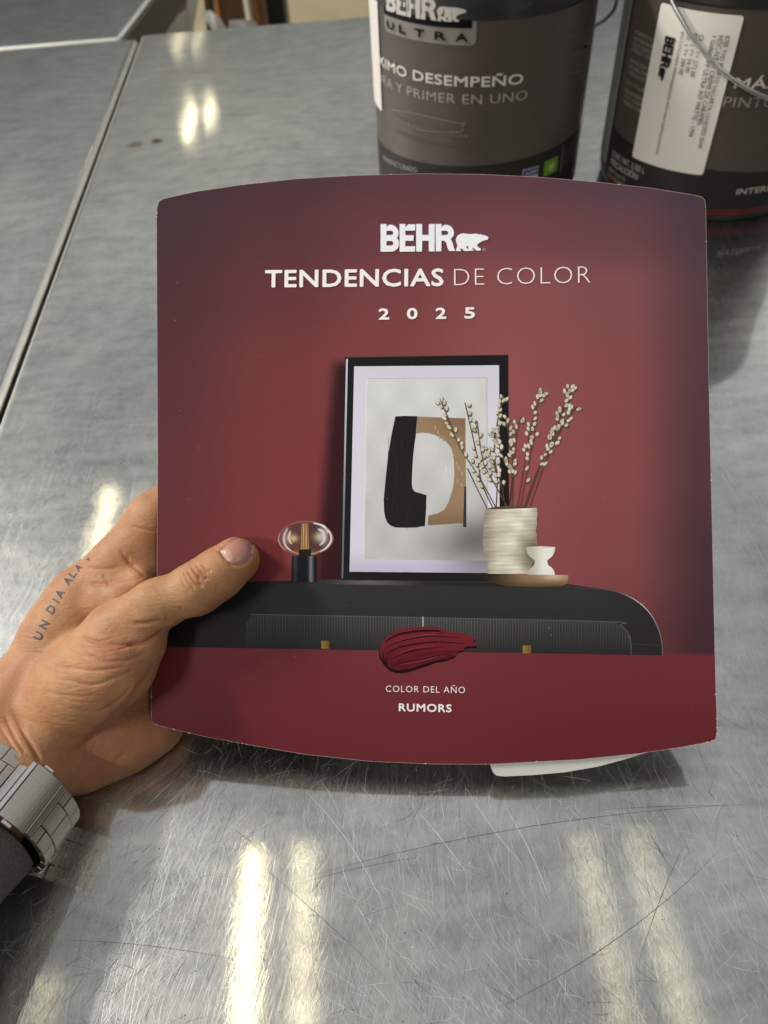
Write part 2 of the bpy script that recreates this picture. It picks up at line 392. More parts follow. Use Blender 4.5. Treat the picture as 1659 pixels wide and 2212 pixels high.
main = tag(slab('steel_table', [(seam_x(-.4) + .0022, -.4), (1.3, -.4), (1.3, far(1.3)), (seam_x(1.13) + .0022, far(-.265))], .038, steel_main),
           'scratched brushed steel table under the booklet and the paint cans', 'table', 'steel work tables')
tag(slab('steel_table', [(-1.4, -.4), (seam_x(-.4) - .0022, -.4), (seam_x(1.119) - .0022, 1.1205), (-1.4, 1.098)], .038, steel('brushed_steel_worn', (.56, .565, .57))),
    'steel table along the left edge, across the long narrow gap from the booklet', 'table', 'steel work tables')
t3 = tag(slab('steel_table', [(-1.4, 1.103), (-.2925, 1.1275), (-.2640, 1.42), (-.2000, 2.1), (-1.4, 2.1)], .036, steel('brushed_steel_dark', (.50, .505, .515))),
    'far steel table in the upper left corner, beside the cardboard and papers', 'table', 'steel work tables')
pydata('side_panel', [(-.2885, 1.1300, -.006), (-.2600, 1.42, -.006), (-.196, 2.1, -.006), (-.196, 2.1, -.052), (-.2600, 1.42, -.052), (-.2885, 1.1300, -.052)] + [(-.2985, 1.1300, -.006), (-.2700, 1.42, -.006), (-.206, 2.1, -.006), (-.206, 2.1, -.052), (-.2700, 1.42, -.052), (-.2985, 1.1300, -.052)],
       [(0, 1, 4, 5), (1, 2, 3, 4), (6, 11, 10, 7), (7, 10, 9, 8), (0, 5, 11, 6), (0, 6, 7, 1), (1, 7, 8, 2), (5, 4, 10, 11), (4, 3, 9, 10), (2, 8, 9, 3)], simple('dark_enamel', (62, 60, 52), .5, noise=.1), t3)
# long single scratches, part of the table top's own mesh
def add_scratches(o):
    me = o.data; bm = bmesh.new(); bm.from_mesh(me)
    me.materials.append(scr_light); me.materials.append(scr_dark)
    def stroke(a, b, bend, w, mi):
        a, b = np.array(a), np.array(b); d = b - a; q = np.array([-d[1], d[0]]) * bend; n = 10; prev = None
        for i in range(n + 1):
            t = i / n; p = a + d * t + q * 4 * t * (1 - t); tt = d + q * 4 * (1 - 2 * t); nn = np.array([-tt[1], tt[0]]) / np.linalg.norm(tt)
            k = w / 2 * (math.sin(math.pi * t) ** .6 + .08)
            cur = [bm.verts.new((*(p + nn * k), .00004)), bm.verts.new((*(p - nn * k), .00004))]
            if prev: f = bm.faces.new((prev[0], prev[1], cur[1], cur[0])); f.material_index = mi
            prev = cur
    named = [((640, 1900), (1659, 1735), .03, .0002, 3), ((1050, 2190), (1560, 1830), -.04, .00022, 3), ((900, 1750), (1010, 1890), .02, .00028, 2), ((1090, 1740), (1190, 1950), .03, .00028, 2),
             ((1000, 1690), (1130, 1870), -.03, .00022, 2), ((110, 2030), (250, 2110), .02, .00028, 2), ((120, 2030), (520, 2075), .02, .00016, 3), ((560, 1905), (620, 1830), .1, .00016, 2),
             ((640, 1910), (920, 1850), .02, .00016, 3), ((1380, 2080), (1480, 1820), .02, .0002, 3), ((540, 1850), (830, 2110), .01, .00018, 3), ((1290, 1750), (1560, 1740), .01, .00016, 3),
             ((1560, 1570), (1659, 1750), .02, .00018, 2), ((1610, 1850), (1659, 1960), 0, .00016, 2), ((650, 1700), (830, 1960), .05, .0002, 2), ((500, 1790), (560, 1840), .05, .0002, 3)]
    for a, b, bend, w, mi in named: stroke(table_pt(*a)[:2], table_pt(*b)[:2], bend, w, mi)
    R = np.random.default_rng(21)
    def direction(p): return 1.15 + .55 * math.sin(p[0] * 13 + .6) + .45 * math.sin(p[1] * 17 + 1.2) + .3 * math.sin((p[0] + p[1]) * 31)
    for _ in range(2300):
        px, py = (R.uniform(-40, 1700), R.uniform(1560, 2260)) if R.random() < .86 else (R.uniform(-20, 360), R.uniform(1000, 1500))
        p = table_pt(px, py)[:2]
        if p[0] < seam_x(p[1]) + .02: continue
        k = R.random(); ang = direction(p) + R.normal(0, .22) if k < .7 else (direction(p) + R.choice([-1, 1]) * R.normal(.9, .25) if k < .9 else R.uniform(0, 3.14)); L = min(.045, R.gamma(2, .0042))
        stroke(p, p + L * np.array([math.cos(ang), math.sin(ang)]), R.normal(.02, .04), R.uniform(.00005, .00011) * (1.7 if R.random() < .06 else 1), 2 if R.random() < .66 else 3)
    for _ in range(60):                                                # pits
        p = table_pt(R.uniform(0, 1659), R.uniform(1640, 2212))[:2]; stroke(p, p + R.uniform(.0003, .0008) * np.array([math.cos(_), math.sin(_)]), 0, R.uniform(.0002, .0005), 3 if R.random() < .6 else 2)
    bm.to_mesh(me); bm.free()
add_scratches(main)
floor_m = simple('concrete_floor', (176, 158, 124), .6, noise=.12, scale=2.5, bump=.1, bscale=30)
fl = pydata('floor', [(-12, -3, -.9), (12, -3, -.9), (12, 25, -.9), (-12, 25, -.9)], [(0, 1, 2, 3)], floor_m); tag(fl, kind='structure')

# ================================================================== BOOKLET
booklet = tag(empty('color_booklet', BOOK_M), 'dark red color trends booklet held by the hand above the steel table', 'booklet')
COVER = [(326.5,1545),(326.5,1530),(328,1444),(334,1340),(339,1240),(340.5,1000),(339,700),(338,470),(339,447),(343,435),(353,429),(420,414),(520,399),(640,386),(760,379),(905,375),(1040,376),(1160,382),(1280,392),(1400,405),(1500,421),
         (1516,425),(1523,433),(1525,452),(1531,800),(1540,1200),(1546,1480),(1549,1560),(1549,1586),(1546,1597),(1536,1602),(1480,1613),(1380,1628),(1250,1641),(1060,1651),(940,1651),(800,1645),(660,1630),(560,1613),(450,1593),(380,1577),(345,1568),(332,1563),(327.5,1556)]
cov = [bk(*p) for p in COVER]
def inset(poly, k):
    A = np.array(poly); c = A.mean(0); return [c + (p - c) * (1 - k) for p in A]
def card(name, poly, w0, w1, mat, parent, jag=0.0):
    V, T = tri_fill([list(poly)]); n = len(V); P = np.array(poly); k = len(P)
    v = [(x, y, w1) for x, y in V] + [(x, y, w0) for x, y in V]; f = [tuple(t) for t in T] + [tuple(int(x) + n for x in t[::-1]) for t in T]
    s = len(v); v += [(x, y, w1) for x, y in P] + [(x, y, w0) for x, y in P]
    area = sum(P[i][0] * P[(i + 1) % k][1] - P[(i + 1) % k][0] * P[i][1] for i in range(k))
    for i in range(k):
        q = (s + i, s + k + i, s + k + (i + 1) % k, s + (i + 1) % k); f.append(q if area > 0 else q[::-1])
    return pydata(name, v, f, mat, parent)
paper_edge = simple('paper_edge', (178, 150, 146), .7, noise=.25, scale=500)
paper_white = simple('white_paper', (200, 200, 192), .55, noise=.02, scale=300)
card_dark = simple('dark_card', (34, 20, 22), .5, noise=.1)
cover = card('cover', cov, -.0006, 0.0, paper_edge, booklet)
PAGE = [(1059,1640),(1060,1656),(1065,1668),(1072,1675),(1090,1677),(1150,1674),(1220,1668),(1290,1656),(1350,1640),(1440,1612),(1440,1200),(1059,1200)]
card('inner_page', [bk(*p, off=-.0016) for p in PAGE], -.0024, -.0014, paper_white, booklet)
card('page_stack', inset(cov, .07), -.0042, -.0026, paper_white, booklet)
card('back_cover', inset(cov, .012), -.0056, -.0044, card_dark, booklet)

# ---- the printed picture on the cover (soft tones: printed gradient, with sheen from the light left in the colour)
GX = [340, 600, 830, 1100, 1350, 1530]
GY = [390, 500, 620, 800, 1000, 1200, 1420]
INK_HAZE, INK_GAIN = .008, np.array([1.00, 1.08, .97])               # takes even light and haze off; uneven sheen stays in the tones
GC = np.array([
 [(70,51,54),(82,58,61),(97,66,68),(100,70,72),(92,72,76),(76,66,71)],
 [(74,53,55),(92,60,62),(112,70,72),(120,76,77),(110,76,78),(82,66,70)],
 [(80,52,54),(106,61,62),(126,73,73),(143,88,86),(134,86,85),(92,70,72)],
 [(92,52,54),(122,66,64),(136,74,72),(152,90,88),(140,84,82),(92,66,68)],
 [(98,51,53),(127,64,64),(134,68,67),(153,89,86),(141,83,81),(88,62,64)],
 [(102,48,51),(128,63,63),(132,66,66),(148,84,82),(134,78,77),(78,55,58)],
 [(95,44,48),(120,56,59),(124,60,62),(136,70,70),(116,62,63),(70,48,51)]], float)
def ink_of(c):
    v = (np.array(lin(c)) - INK_HAZE) / INK_GAIN; v = np.clip(v, .001, 1)
    return np.where(v <= .0031308, v * 12.92, 1.055 * v ** (1 / 2.4) - .055) * 255
def grid_col(px, py):
    x = min(max(px, GX[0]), GX[-1] - .01); y = min(max(py, GY[0]), GY[-1] - .01)
    i = max(k for k in range(len(GX) - 1) if GX[k] <= x); j = max(k for k in range(len(GY) - 1) if GY[k] <= y)
    s = (x - GX[i]) / (GX[i + 1] - GX[i]); t = (y - GY[j]) / (GY[j + 1] - GY[j]); s = s * s * (3 - 2 * s); t = t * t * (3 - 2 * t)
    return (GC[j, i] * (1 - s) + GC[j, i + 1] * s) * (1 - t) + (GC[j + 1, i] * (1 - s) + GC[j + 1, i + 1] * s) * t
def sstep(a, b, x):
    t = min(1, max(0, (x - a) / (b - a))); return t * t * (3 - 2 * t)
def mixc(a, b, t): return np.asarray(a, float) * (1 - t) + np.asarray(b, float) * t
def to_px(p):
    w = B0 + EU * p[0] + EV * p[1]; c = M.T @ (w - CAM); return CX + F * c[0] / c[2], CY - F * c[1] / c[2]
def px_fn(fn): return lambda p: fn(*to_px(p))
def wall_col(px, py):
    c = grid_col(px, py)
    if 770 < py < 1262:                                            # the printed picture frame's soft printed shadow
        e = 727 - (py - 770) * .085
        c = mixc(c, (52, 31, 34), .92 * sstep(e - 22, e + 14, px) * sstep(768, 800, py) * (1 if px < 1000 else 0))
    band = 1397 + (px - 345) * .0175
    if py > band: c = mixc((114, 52, 55), (102, 45, 49), sstep(1400, 1640, py)) + 5 * math.exp(-((px - 900) / 300) ** 2)
    return ink_of(c)
pic = Deco(lambda p, o: (p[0], p[1], o), 0.000012)
B = lambda pts: [bk(*p) for p in pts]
# split at the lower band so that its edge is crisp
yb = lambda x: 1397 + (x - 345) * .0175
ins = inset(cov, .0012)
pic.poly(ins, px_fn(wall_col), 0, step=.0019)
low = [(x, yb(x) - .6) for x in np.linspace(331, 1544, 14)] + [(1545.5,1480),(1548,1560),(1548,1586),(1545,1596),(1536,1601),(1480,1612),(1380,1627),(1250,1640),(1060,1650),(940,1650),(800,1644),(660,1629),(560,1612),(450,1592),(380,1576),(345,1567),(332.5,1562.5),(328,1556),(327.3,1530),(329,1444)]
pic.poly(B(low), px_fn(lambda x, y: wall_col(x, max(y, yb(x) + .01))), 1, step=.004)
# sideboard
side = [(341,1256)] + [(490,1259),(713,1255),(1030,1255),(1230,1262),(1305,1272.5),(1345,1282),(1380,1301),(1405,1326),(1422,1358),(1430,1390),(1431.5,1416)] + [(x, yb(x)) for x in (1300, 1000, 700, 345)] + [(334, 1330)]
def side_col(px, py):
    c = mixc((26, 23, 24), (50, 49, 50), sstep(420, 640, px)); c = mixc(c, (42, 40, 42), sstep(1250, 1420, px))
    return mixc(c, (34, 32, 33), .5 * sstep(1290, 1400, py))
pic.poly(B(side), px_fn(side_col), 1, step=.004)
pic.poly(B([(480,1258),(713,1252),(870,1254),(1030,1258),(1230,1262.5),(1200,1266),(1030,1267),(713,1262),(490,1262)]), px_fn(lambda x, y: mixc((40,36,37), (96,92,96), math.exp(-((x - 800) / 90) ** 2))), 2, step=.002)
pic.line(B([(1240,1269),(1305,1273.5),(1345,1282.5),(1380,1301.5),(1405,1326.5),(1422,1358.5),(1430,1390),(1431,1416)]), .0004, px_fn(lambda x, y: mixc((70,66,68), (190,186,184), math.exp(-((x - 1385) / 40) ** 2))), 3)
# fluted doors
for k in range(245):
    x = 532 + k * 3.4
    if x > 1362: break
    top = 1326 + (x - 540) * .0215 + (0 if x < 1318 else ((x - 1318) / 45) ** 2 * 34) + (0 if x > 548 else (548 - x) * 1.2)
    g = 60 if (k % 2) else 52
    g = g + 26 * math.exp(-((x - 960) / 190) ** 2)
    pic.line(B([(x, top), (x + .25, yb(x) - .5)]), .00022, px_fn(lambda px, py, g=g, top=top: mixc((g + 30,) * 3, (g * .72,) * 3, sstep(0, 30, py - top))), 2, n=1)
pic.line(B([(540,1327),(914,1334),(1318,1343),(1340,1350),(1356,1366),(1363,1390),(1363,1416)]), .0003, (92, 90, 92), 3)
pic.line(B([(913.5,1332),(914,1366)]), .0004, (190,186,182), 4, n=1)
pic.line(B([(1363,1391),(1431,1394)]), .0002, (60,58,60), 3, n=1)
for a in ((694,1384,17), (1129,1394,18)):
    x, y, w = a; pic.poly(B([(x,y),(x+w,y+.3),(x+w,y+17.5),(x,y+17)]), px_fn(lambda px, py, x=x: mixc((150,118,58), (112,86,40), sstep(x, x + 18, px))), 4, step=.001)
# picture frame
pic.poly(B([(745,772.6),(1098,767),(1099.5,1095),(1100,1256),(737,1253.5)]), (27, 27, 29), 2)
pic.poly(B([(747.5,776),(751.5,775),(741.5,1248),(737.8,1250)]), px_fn(lambda x, y: mixc((205,208,222), (110,112,122), sstep(820, 1200, y))), 3, step=.004)
pic.line(B([(745,771.8),(1098,766.3)]), .00016, (75,68,70), 3, n=1)
def mat_col(px, py):
    c = np.array((222, 220, 232), float); c = mixc(c, (196, 192, 214), sstep(1180, 1240, py)); c = mixc(c, (200,198,208), sstep(900,760,py)*.25)
    d = math.hypot((px - 1045) / 95, (py - 1205) / 60); return mixc(c, (120, 112, 122), .75 * math.exp(-d * d * 1.6))
pic.poly(B([(765,791.5),(1078,789),(1079,1000),(1079,1238),(755,1235)]), px_fn(mat_col), 4, step=.0025)
def art_col(px, py):
    c = mixc((219, 220, 218), (199, 198, 196), sstep(800, 1200, py)); c = c - 6 * math.sin(px * .07) * math.sin(py * .05)
    d = math.hypot((px - 1040 + (py - 1160) * .5) / 105, (py - 1165) / 62); return mixc(c, (104, 96, 94), .85 * math.exp(-d * d * 1.4))
pic.poly(B([(793,818),(1051.5,816),(1053,1211),(786,1208)]), px_fn(art_col), 5, step=.002)
pic.line(B([(793,818),(1051.5,816)]), .00016, (168,166,168), 6, n=1); pic.line(B([(786,1208),(793,818)]), .0002, (244,244,240), 6, n=1); pic.line(B([(1051.5,816),(1053,1211)]), .0002, (176,172,172), 6, n=1)
zp = lambda pts: B([(x * .3637 + 713.2, y * .3637 + 740.6) for x, y in pts])
pic.poly(zp([(387,437),(440,434),(518,436),(510,540),(500,610),(492,680),(487,780),(485,840),(490,868),(505,885),(535,893),(572,905),(570,990),(563,1088),(530,1092),(515,1097),(450,1098),(390,1097),(362,1088),(340,1068),(328,1040),(320,1000),(318,930),(330,800),(345,660),(365,540)]), (33, 30, 31), 6)
for k in range(40):
    x = rng.uniform(345, 550); y = rng.uniform(450, 1000); pic.line(zp([(x, y), (x - 4, y + rng.uniform(40, 140))]) if (x < 480 or y > 915) else zp([(400, y), (396, y + 50)]), .00012, (50, 47, 48), 7, n=1)
def tan_col(px, py): return mixc(mixc((160,132,102), (138,110,82), sstep(900, 1000, px) * sstep(980, 900, py)), (112, 88, 62), .55 * sstep(1080, 1140, py))
pic.poly(zp([(518,438),(650,443),(803,448),(806,850),(797,852),(790,1075),(765,1071),(740,1073),(680,1078),(580,1084),(582,1027),(640,1012),(680,990),(705,940),(728,870),(738,790),(735,700),(722,630),(700,600),(680,580),(640,555),(590,537),(545,533),(512,540)]), px_fn(tan_col), 6, step=.0018)
pic.poly(zp([(797,852),(808,852),(809,1094),(789,1094),(790,1072)]), (58, 50, 58), 7)
for cx, cy in ((625,505),(640,530),(650,560),(672,575),(733,670),(752,716),(768,750),(785,778),(755,822),(780,845),(690,750),(715,768),(760,740)):
    pic.poly(zp([(cx + 9 * math.cos(a) * .7, cy + 14 * math.sin(a)) for a in np.linspace(0, 6.28, 9)[:-1]]), (186, 160, 126) if cx > 730 or cy < 580 else (224,222,216), 8)
# tray, vase, small cup
def tray_col(px, py): return mixc(mixc((40,32,24), (150,120,86), sstep(1040, 1150, px)), (70,52,34), .7 * sstep(1250, 1268, py)) + 60 * math.exp(-((px - 1195) / 26) ** 2) * (1 - sstep(1246, 1260, py))
pic.poly(zp([(838,1366),(1000,1372),(1200,1377),(1415,1378),(1414,1408),(1405,1430),(1378,1446),(1240,1450),(1050,1446),(960,1425)]), px_fn(tray_col), 8, step=.0016)
def vase_col(px, py):
    t = (px - 1043) / 118
    c = mixc((198,189,170), (230,222,203), math.exp(-((t - .62) / .3) ** 2)); c = mixc(c, (156,147,130), sstep(.28, .0, t)); c = mixc(c, (178,168,148), sstep(.85, 1.02, t))
    c = c * (1 + .10 * math.sin(py * 1.35 + 1.6 * math.sin(px * .05)) * (.5 + .5 * math.sin(px * .08 + py * .21)) + .06 * math.sin(py * .61 + px * .03))
    d = math.hypot((px - 1150) / 30, (py - 1195) / 42); return mixc(c, (84,70,52), .75 * math.exp(-d * d))
vl = [(918,985),(917,1010),(913,1030),(916,1055),(909,1080),(912,1105),(906,1130),(909,1160),(905,1190),(911,1215),(913,1240),(921,1260),(930,1280),(938,1300),(934,1330),(940,1350),(935,1371)]
vr = [(1178,1373),(1190,1330),(1215,1290),(1236,1210),(1231,1185),(1226,1160),(1228,1140),(1221,1118),(1225,1095),(1230,1070),(1226,1045),(1232,1020),(1228,978)]
pic.poly(zp(vl + vr + [(1150,970),(1075,968),(990,973)]), px_fn(vase_col), 9, step=.0008)
pic.poly(zp([(918,986),(990,973),(1075,968),(1150,970),(1228,979),(1150,983),(1060,986),(980,989)]), (92, 76, 56), 10)
cup = [(1161,1214),(1170,1248),(1185,1270),(1215,1291),(1212,1318),(1190,1338),(1176,1355),(1170,1377),(1335,1378),(1330,1355),(1318,1337),(1293,1318),(1289,1292),(1318,1268),(1331,1245),(1338,1213),(1250,1208)]
pic.poly(zp(cup), px_fn(lambda x, y: mixc((188,184,168), (240,238,228), sstep(1140, 1180, x) * (1 - .35 * sstep(1190, 1200, x)))), 11, step=.001)
pic.poly(zp([(1162,1214),(1250,1207),(1337,1213),(1250,1221)]), (214,211,198), 12)
# willow stems with catkins
stems = [[(985,980),(880,790),(770,620),(700,445),(652,335)],[(930,980),(870,860),(815,745)],[(965,980),(900,830),(865,640),(800,355)],[(1050,970),(950,790),(905,690),(872,465)],[(985,985),(992,800),(975,640),(1000,430),(1034,315)],
         [(1062,970),(1080,800),(1030,700),(985,570),(955,530)],[(1062,975),(1085,750),(1068,600),(1045,440)],[(1080,975),(1100,600),(1132,440)],[(1112,975),(1160,680),(1195,500),(1240,340),(1270,295)],[(1130,972),(1185,680),(1222,525)],
         [(1160,975),(1260,700),(1340,520),(1400,340),(1428,262)],[(1185,975),(1290,680),(1390,480),(1462,378)],[(1150,975),(1230,760),(1330,560),(1370,430),(1450,265)],[(1040,975),(1010,820),(960,690),(930,620)]]
rs = np.random.default_rng(3)
for si, s in enumerate(stems):
    P = smooth_path(zp(s), 16); pic.line(zp(s), .00042, (96,68,50) if si not in (8, 9) else (116,62,52), 13, n=10)
    L = len(P)
    if si == 1: continue
    k = int(L * .30)
    while k < L:
        p = P[k]; t = P[min(k + 1, L - 1)] - P[k - 1]; t = t / np.linalg.norm(t); q = np.array([-t[1], t[0]]) * rs.choice([-1, 1])
        ax = t * .9 + q * .45; ax /= np.linalg.norm(ax); c = p + q * rs.uniform(.0004, .0014) + rs.normal(0, .0003, 2); s1, s2 = rs.uniform(.0010, .00145), rs.uniform(.00068, .00092); bx = np.array([-ax[1], ax[0]])
        g = rs.uniform(.86, 1.0)
        pic.poly([c + ax * s1 * math.cos(a) + bx * s2 * math.sin(a) for a in np.linspace(0, 6.28, 11)[:-1]], (108 * g, 98 * g, 70 * g), 14)
        c2 = c + ax * .00025 + np.array([-.0002, .0002])
        pic.poly([c2 + ax * s1 * .8 * math.cos(a) + bx * s2 * .76 * math.sin(a) for a in np.linspace(0, 6.28, 11)[:-1]], (226 * g, 219 * g, 198 * g), 15)
        k += int(rs.integers(2, 4)) if k > L * .42 else int(rs.integers(2, 5))
    # tip
# globe lamp
def gl(px, py):
    t = math.hypot((px - 660) / 60, (py - 1162) / 37); c = mixc((96,58,56), (74,48,48), sstep(630, 700, px))
    c = mixc(c, (214,196,186), .8 * math.exp(-((px - 700) / 9) ** 2) * math.exp(-((py - 1155) / 22) ** 2)); c = mixc(c, (196,170,160), .6 * math.exp(-((px - 618) / 8) ** 2) * math.exp(-((py - 1160) / 18) ** 2))
    c = mixc(c, (236,214,150), .85 * math.exp(-((px - 634) / 10) ** 2) * math.exp(-((py - 1163) / 8) ** 2)); c = mixc(c, (232,222,190), .8 * math.exp(-((px - 690) / 12) ** 2) * math.exp(-((py - 1160) / 11) ** 2))
    c = mixc(c, (200,150,96), .5 * math.exp(-((px - 658) / 22) ** 2) * sstep(1180, 1196, py)); return mixc(c, (176,120,104), .55 * sstep(.86, 1, t))
E_ = lambda cx, cy, rx, ry, n=36: B([(cx + rx * math.cos(a), cy + ry * math.sin(a)) for a in np.linspace(0, 2 * math.pi, n + 1)[:-1]])
pic.poly(E_(660.5, 1163, 60.5, 37), px_fn(gl), 3, step=.0009)
pic.line(B([(622,1140),(613,1160),(618,1180),(632,1192)]), .0009, (206,186,188), 4, taper=True)
pic.line(B([(702,1138),(713,1152),(715,1168),(704,1184),(690,1192)]), .0008, (224,214,214), 4, taper=True)
pic.line(B([(676,1130),(692,1133),(704,1141),(709,1152)]), .0009, (232,226,226), 4, taper=True)
pic.line(B([(606,1150),(602,1163),(606,1178),(618,1190)]), .0004, (196,150,130), 4, taper=True)
pic.line(B([(626,1187),(645,1196),(676,1196),(694,1188)]), .0006, (186,140,96), 4, taper=True)
pic.line(B([(622,1134),(645,1127.5),(676,1127.5),(700,1134)]), .00035, (150,110,108), 4, taper=True)
pic.line(B([(686,1142),(698,1150),(700,1168),(690,1178)]), .0012, (206,206,220), 4, taper=True)
pic.line(B([(628,1146),(624,1162),(630,1176)]), .0010, (216,196,172), 4, taper=True)
pic.poly(B([(651,1131),(666,1131),(667,1187),(650,1187)]), px_fn(lambda x, y: mixc((224,182,118), (128,88,60), abs(math.sin((x - 650) * .55)))), 4, step=.0004)
pic.poly(B([(645,1187),(672,1186),(672,1201),(645,1201)]), (30,26,24), 5)
pic.poly(B([(630.5,1201),(684.5,1201),(684,1257),(629,1256.5)]), px_fn(lambda x, y: mixc(mixc((20,20,22), (58,58,64), math.exp(-((x - 638) / 4) ** 2)), (150,150,160), .8 * math.exp(-((x - 672) / 4.5) ** 2))), 6, step=.0007)
# paint swatch
zs = lambda pts: B([(x * .1984 + 777.7, y * .1984 + 1289.2) for x, y in pts])
zs0 = lambda pts: B([(x * .1984 + 768.06, y * .1984 + 1289.2) for x, y in pts])
sw = [(300,500),(345,445),(400,405),(460,375),(520,355),(620,340),(740,335),(820,338),(880,347),(940,365),(1000,382),(1080,392),(1150,405),(1210,422),(1260,440),(1312,466),(1290,482),(1278,508),(1320,520),(1324,545),(1240,550),(1200,555),(1180,570),(1178,592),(1120,602),(1100,620),(1090,650),(1000,688),(940,700),(880,708),(800,738),(700,770),(620,798),(560,815),(500,822),(450,821),(390,803),(340,765),(295,710),(268,660),(257,620),(265,560)]
pic.poly(zs0([(x - 4, y + 10) for x, y in sw]), (22, 10, 12), 7)
pic.poly(zs0([(x + 3, y - 12 if y < 700 else y - 16) for x, y in sw]), px_fn(lambda x, y: mixc((112,34,42), (88,22,30), sstep(1380, 1440, y))), 8, step=.002)
for pts, w in (([(310,498),(420,430),(520,395),(700,372),(880,370),(930,385)], 26), ([(315,570),(420,510),(560,465),(760,432),(940,432),(1150,448)], 13), ([(330,632),(430,570),(560,530),(720,505),(900,492),(1200,510)], 16), ([(370,686),(470,640),(600,590),(800,560),(1000,540)], 10),
               ([(510,620),(620,590),(720,570)], 14), ([(380,780),(440,735),(600,700),(780,665),(1000,610),(1180,590)], 8), ([(345,640),(335,690),(355,740)], 12), ([(450,700),(520,690)], 8), ([(330,760),(450,800),(560,795),(700,752),(880,695),(1060,650)], 12), ([(950,630),(1080,640)], 7), ([(860,410),(980,395)], 8), ([(300,600),(310,690),(350,750)], 18), ([(700,620),(900,600),(1080,596)], 5), ([(600,650),(760,625),(900,618)], 5)):
    pic.line(zs0(pts), w * .1984 * .000186, (36, 10, 14), 9, taper=True)
for pts in ([(430,490),(600,440),(800,412),(1000,420)], [(440,620),(640,560),(860,530)], [(480,740),(700,700),(900,650)], [(350,470),(480,395),(640,360)]):
    pic.line(zs0(pts), 9 * .1984 * .000186, (142, 52, 60), 9, taper=True)
# dust and nicks
rs = np.random.default_rng(11)
for _ in range(44):
    p = bk(rs.uniform(350, 1520), rs.uniform(430, 1600)); r = rs.uniform(.00008, .0002)
    pic.poly([p + r * np.array([math.cos(a) * rs.uniform(.7, 1.4), math.sin(a)]) for a in np.linspace(0, 6.28, 7)[:-1]], (168, 146, 144), 18)
A = np.array(ins)
for _ in range(46):
    i = rs.integers(0, len(A)); p = A[i] + (A[(i + 1) % len(A)] - A[i]) * rs.random(); r = rs.uniform(.0001, .00032)
    pic.poly([p + r * np.array([math.cos(a) * rs.uniform(.6, 1.8), math.sin(a)]) for a in np.linspace(0, 6.28, 7)[:-1]], (200, 188, 184), 18)
ink = print_mat('printed_card', .42, 0, .10)
pic.build('printed_picture', ink, cover)
# ---- lettering
foil = print_mat('silver_foil', .5, 0.0, .5); white_ink = print_mat('white_ink', .45, 0, .05)
def deco_cover(): return Deco(lambda p, o: (p[0], p[1], o), .000014)
d = deco_cover(); z1 = lambda x, y: bk(x * .15212 + 811.9, y * .15212 + 471.8)
mark(d, lambda x, y: z1(x + 2, y - 9), (150,142,152), 18); mark(d, z1, (250, 248, 252), 20)
d.build('brand_emblem', foil, cover)
d = deco_cover(); d.text('TENDENCIAS', bk(573.5, 621.5), bk(957, 618.5), .0079, (252, 248, 244), 18, bold=.022, space=1.06); d.text('DE COLOR', bk(981, 617.5), bk(1275, 612), .0077, (250, 240, 238), 18, bold=-.022, space=1.1)
d.build('title_lettering', white_ink, cover)
d = deco_cover()
for ch, x, y in (('2', 819, 691), ('0', 880, 690), ('2', 942, 689.5), ('5', 1004, 688.5)): d.text(ch, bk(x, y), bk(x + 21, y - .3), .0050, (252, 248, 244), 18, bold=.03)
d.build('year_lettering', white_ink, cover)
d = deco_cover(); d.text('COLOR DEL AÑO', bk(833.5, 1494), bk(1004.5, 1497), .0027, (240, 232, 228), 18, bold=-.002, space=1.14)
d.text('RUMORS', bk(862, 1536), bk(975, 1538.5), .0034, (240, 234, 230), 18, bold=.026, space=1.1); d.build('caption_lettering', white_ink, cover)
d = deco_cover(); c = bk(1045.5, 539.5)
d.text('R', c + [-.00022, -.0002], c + [.0002, -.0002], .00045, (220,205,205), 18)
d.line([c + .0006 * np.array([math.cos(a), math.sin(a)]) for a in np.linspace(0, 6.28, 17)], .0001, (220,205,205), 18, n=1); d.build('registered_mark', white_ink, cover)

# ================================================================== PAINT CANS
RC = .085
def cyl(c, px, py, R=RC):
    d = ray(px, py); o = CAM[:2] - np.array(c); a = d[:2] @ d[:2]; b = 2 * o @ d[:2]; cc = o @ o - R * R; D = max(0, b * b - 4 * a * cc)
    t = (-b - math.sqrt(D)) / (2 * a); p = CAM + d * t
    th = math.atan2(p[1] - c[1], p[0] - c[0])
    if th > 1.0: th -= 2 * math.pi
    return np.array([th * RC, p[2]])
brown = simple('taupe_label', (80, 70, 62), .42, noise=.05, scale=30); dark = simple('dark_label', (40, 36, 34), .40, noise=.06, scale=30)
red_ring = simple('red_stripe', (92, 14, 18), .4); black_pl = simple('black_plastic', (30, 30, 31), .45)
wire_m = simple('galvanised_wire', (196, 196, 192), .32, 1.0, noise=.1, scale=200)
can_ink = print_mat('can_print', .42, 0, .03); sticker_m = print_mat('sticker_print', .5, 0, .05)
def can_shell(root, th_off=0):
    prof = [(.0795,.0),(.0820,.0004),(.0826,.002),(.0826,.0052)]
    v, f = lathe(prof); pydata('foot_ring', v, f, black_pl, root, True)
    v, f = lathe([(.0826,.0052),(.0843,.0056),(.0846,.0080),(.0846,.0105)]); pydata('red_stripe', v, f, red_ring, root, True)
    v, f = lathe([(.0846,.0105),(RC,.0110),(RC,.03),(RC,.06),(RC,.1),(RC,.1475)]); pydata('can_body', v, f, brown, root, True)
    v, f = lathe([(RC,.1475),(.0856,.1480),(.0862,.1500),(.0862,.1620),(.0878,.1630),(.0884,.1650),(.0884,.1700),(.0876,.1715),(.0855,.1715),(.0835,.1690),(.080,.1665),(.0,.1665)]); pydata('lid', v, f, black_pl, root, True)
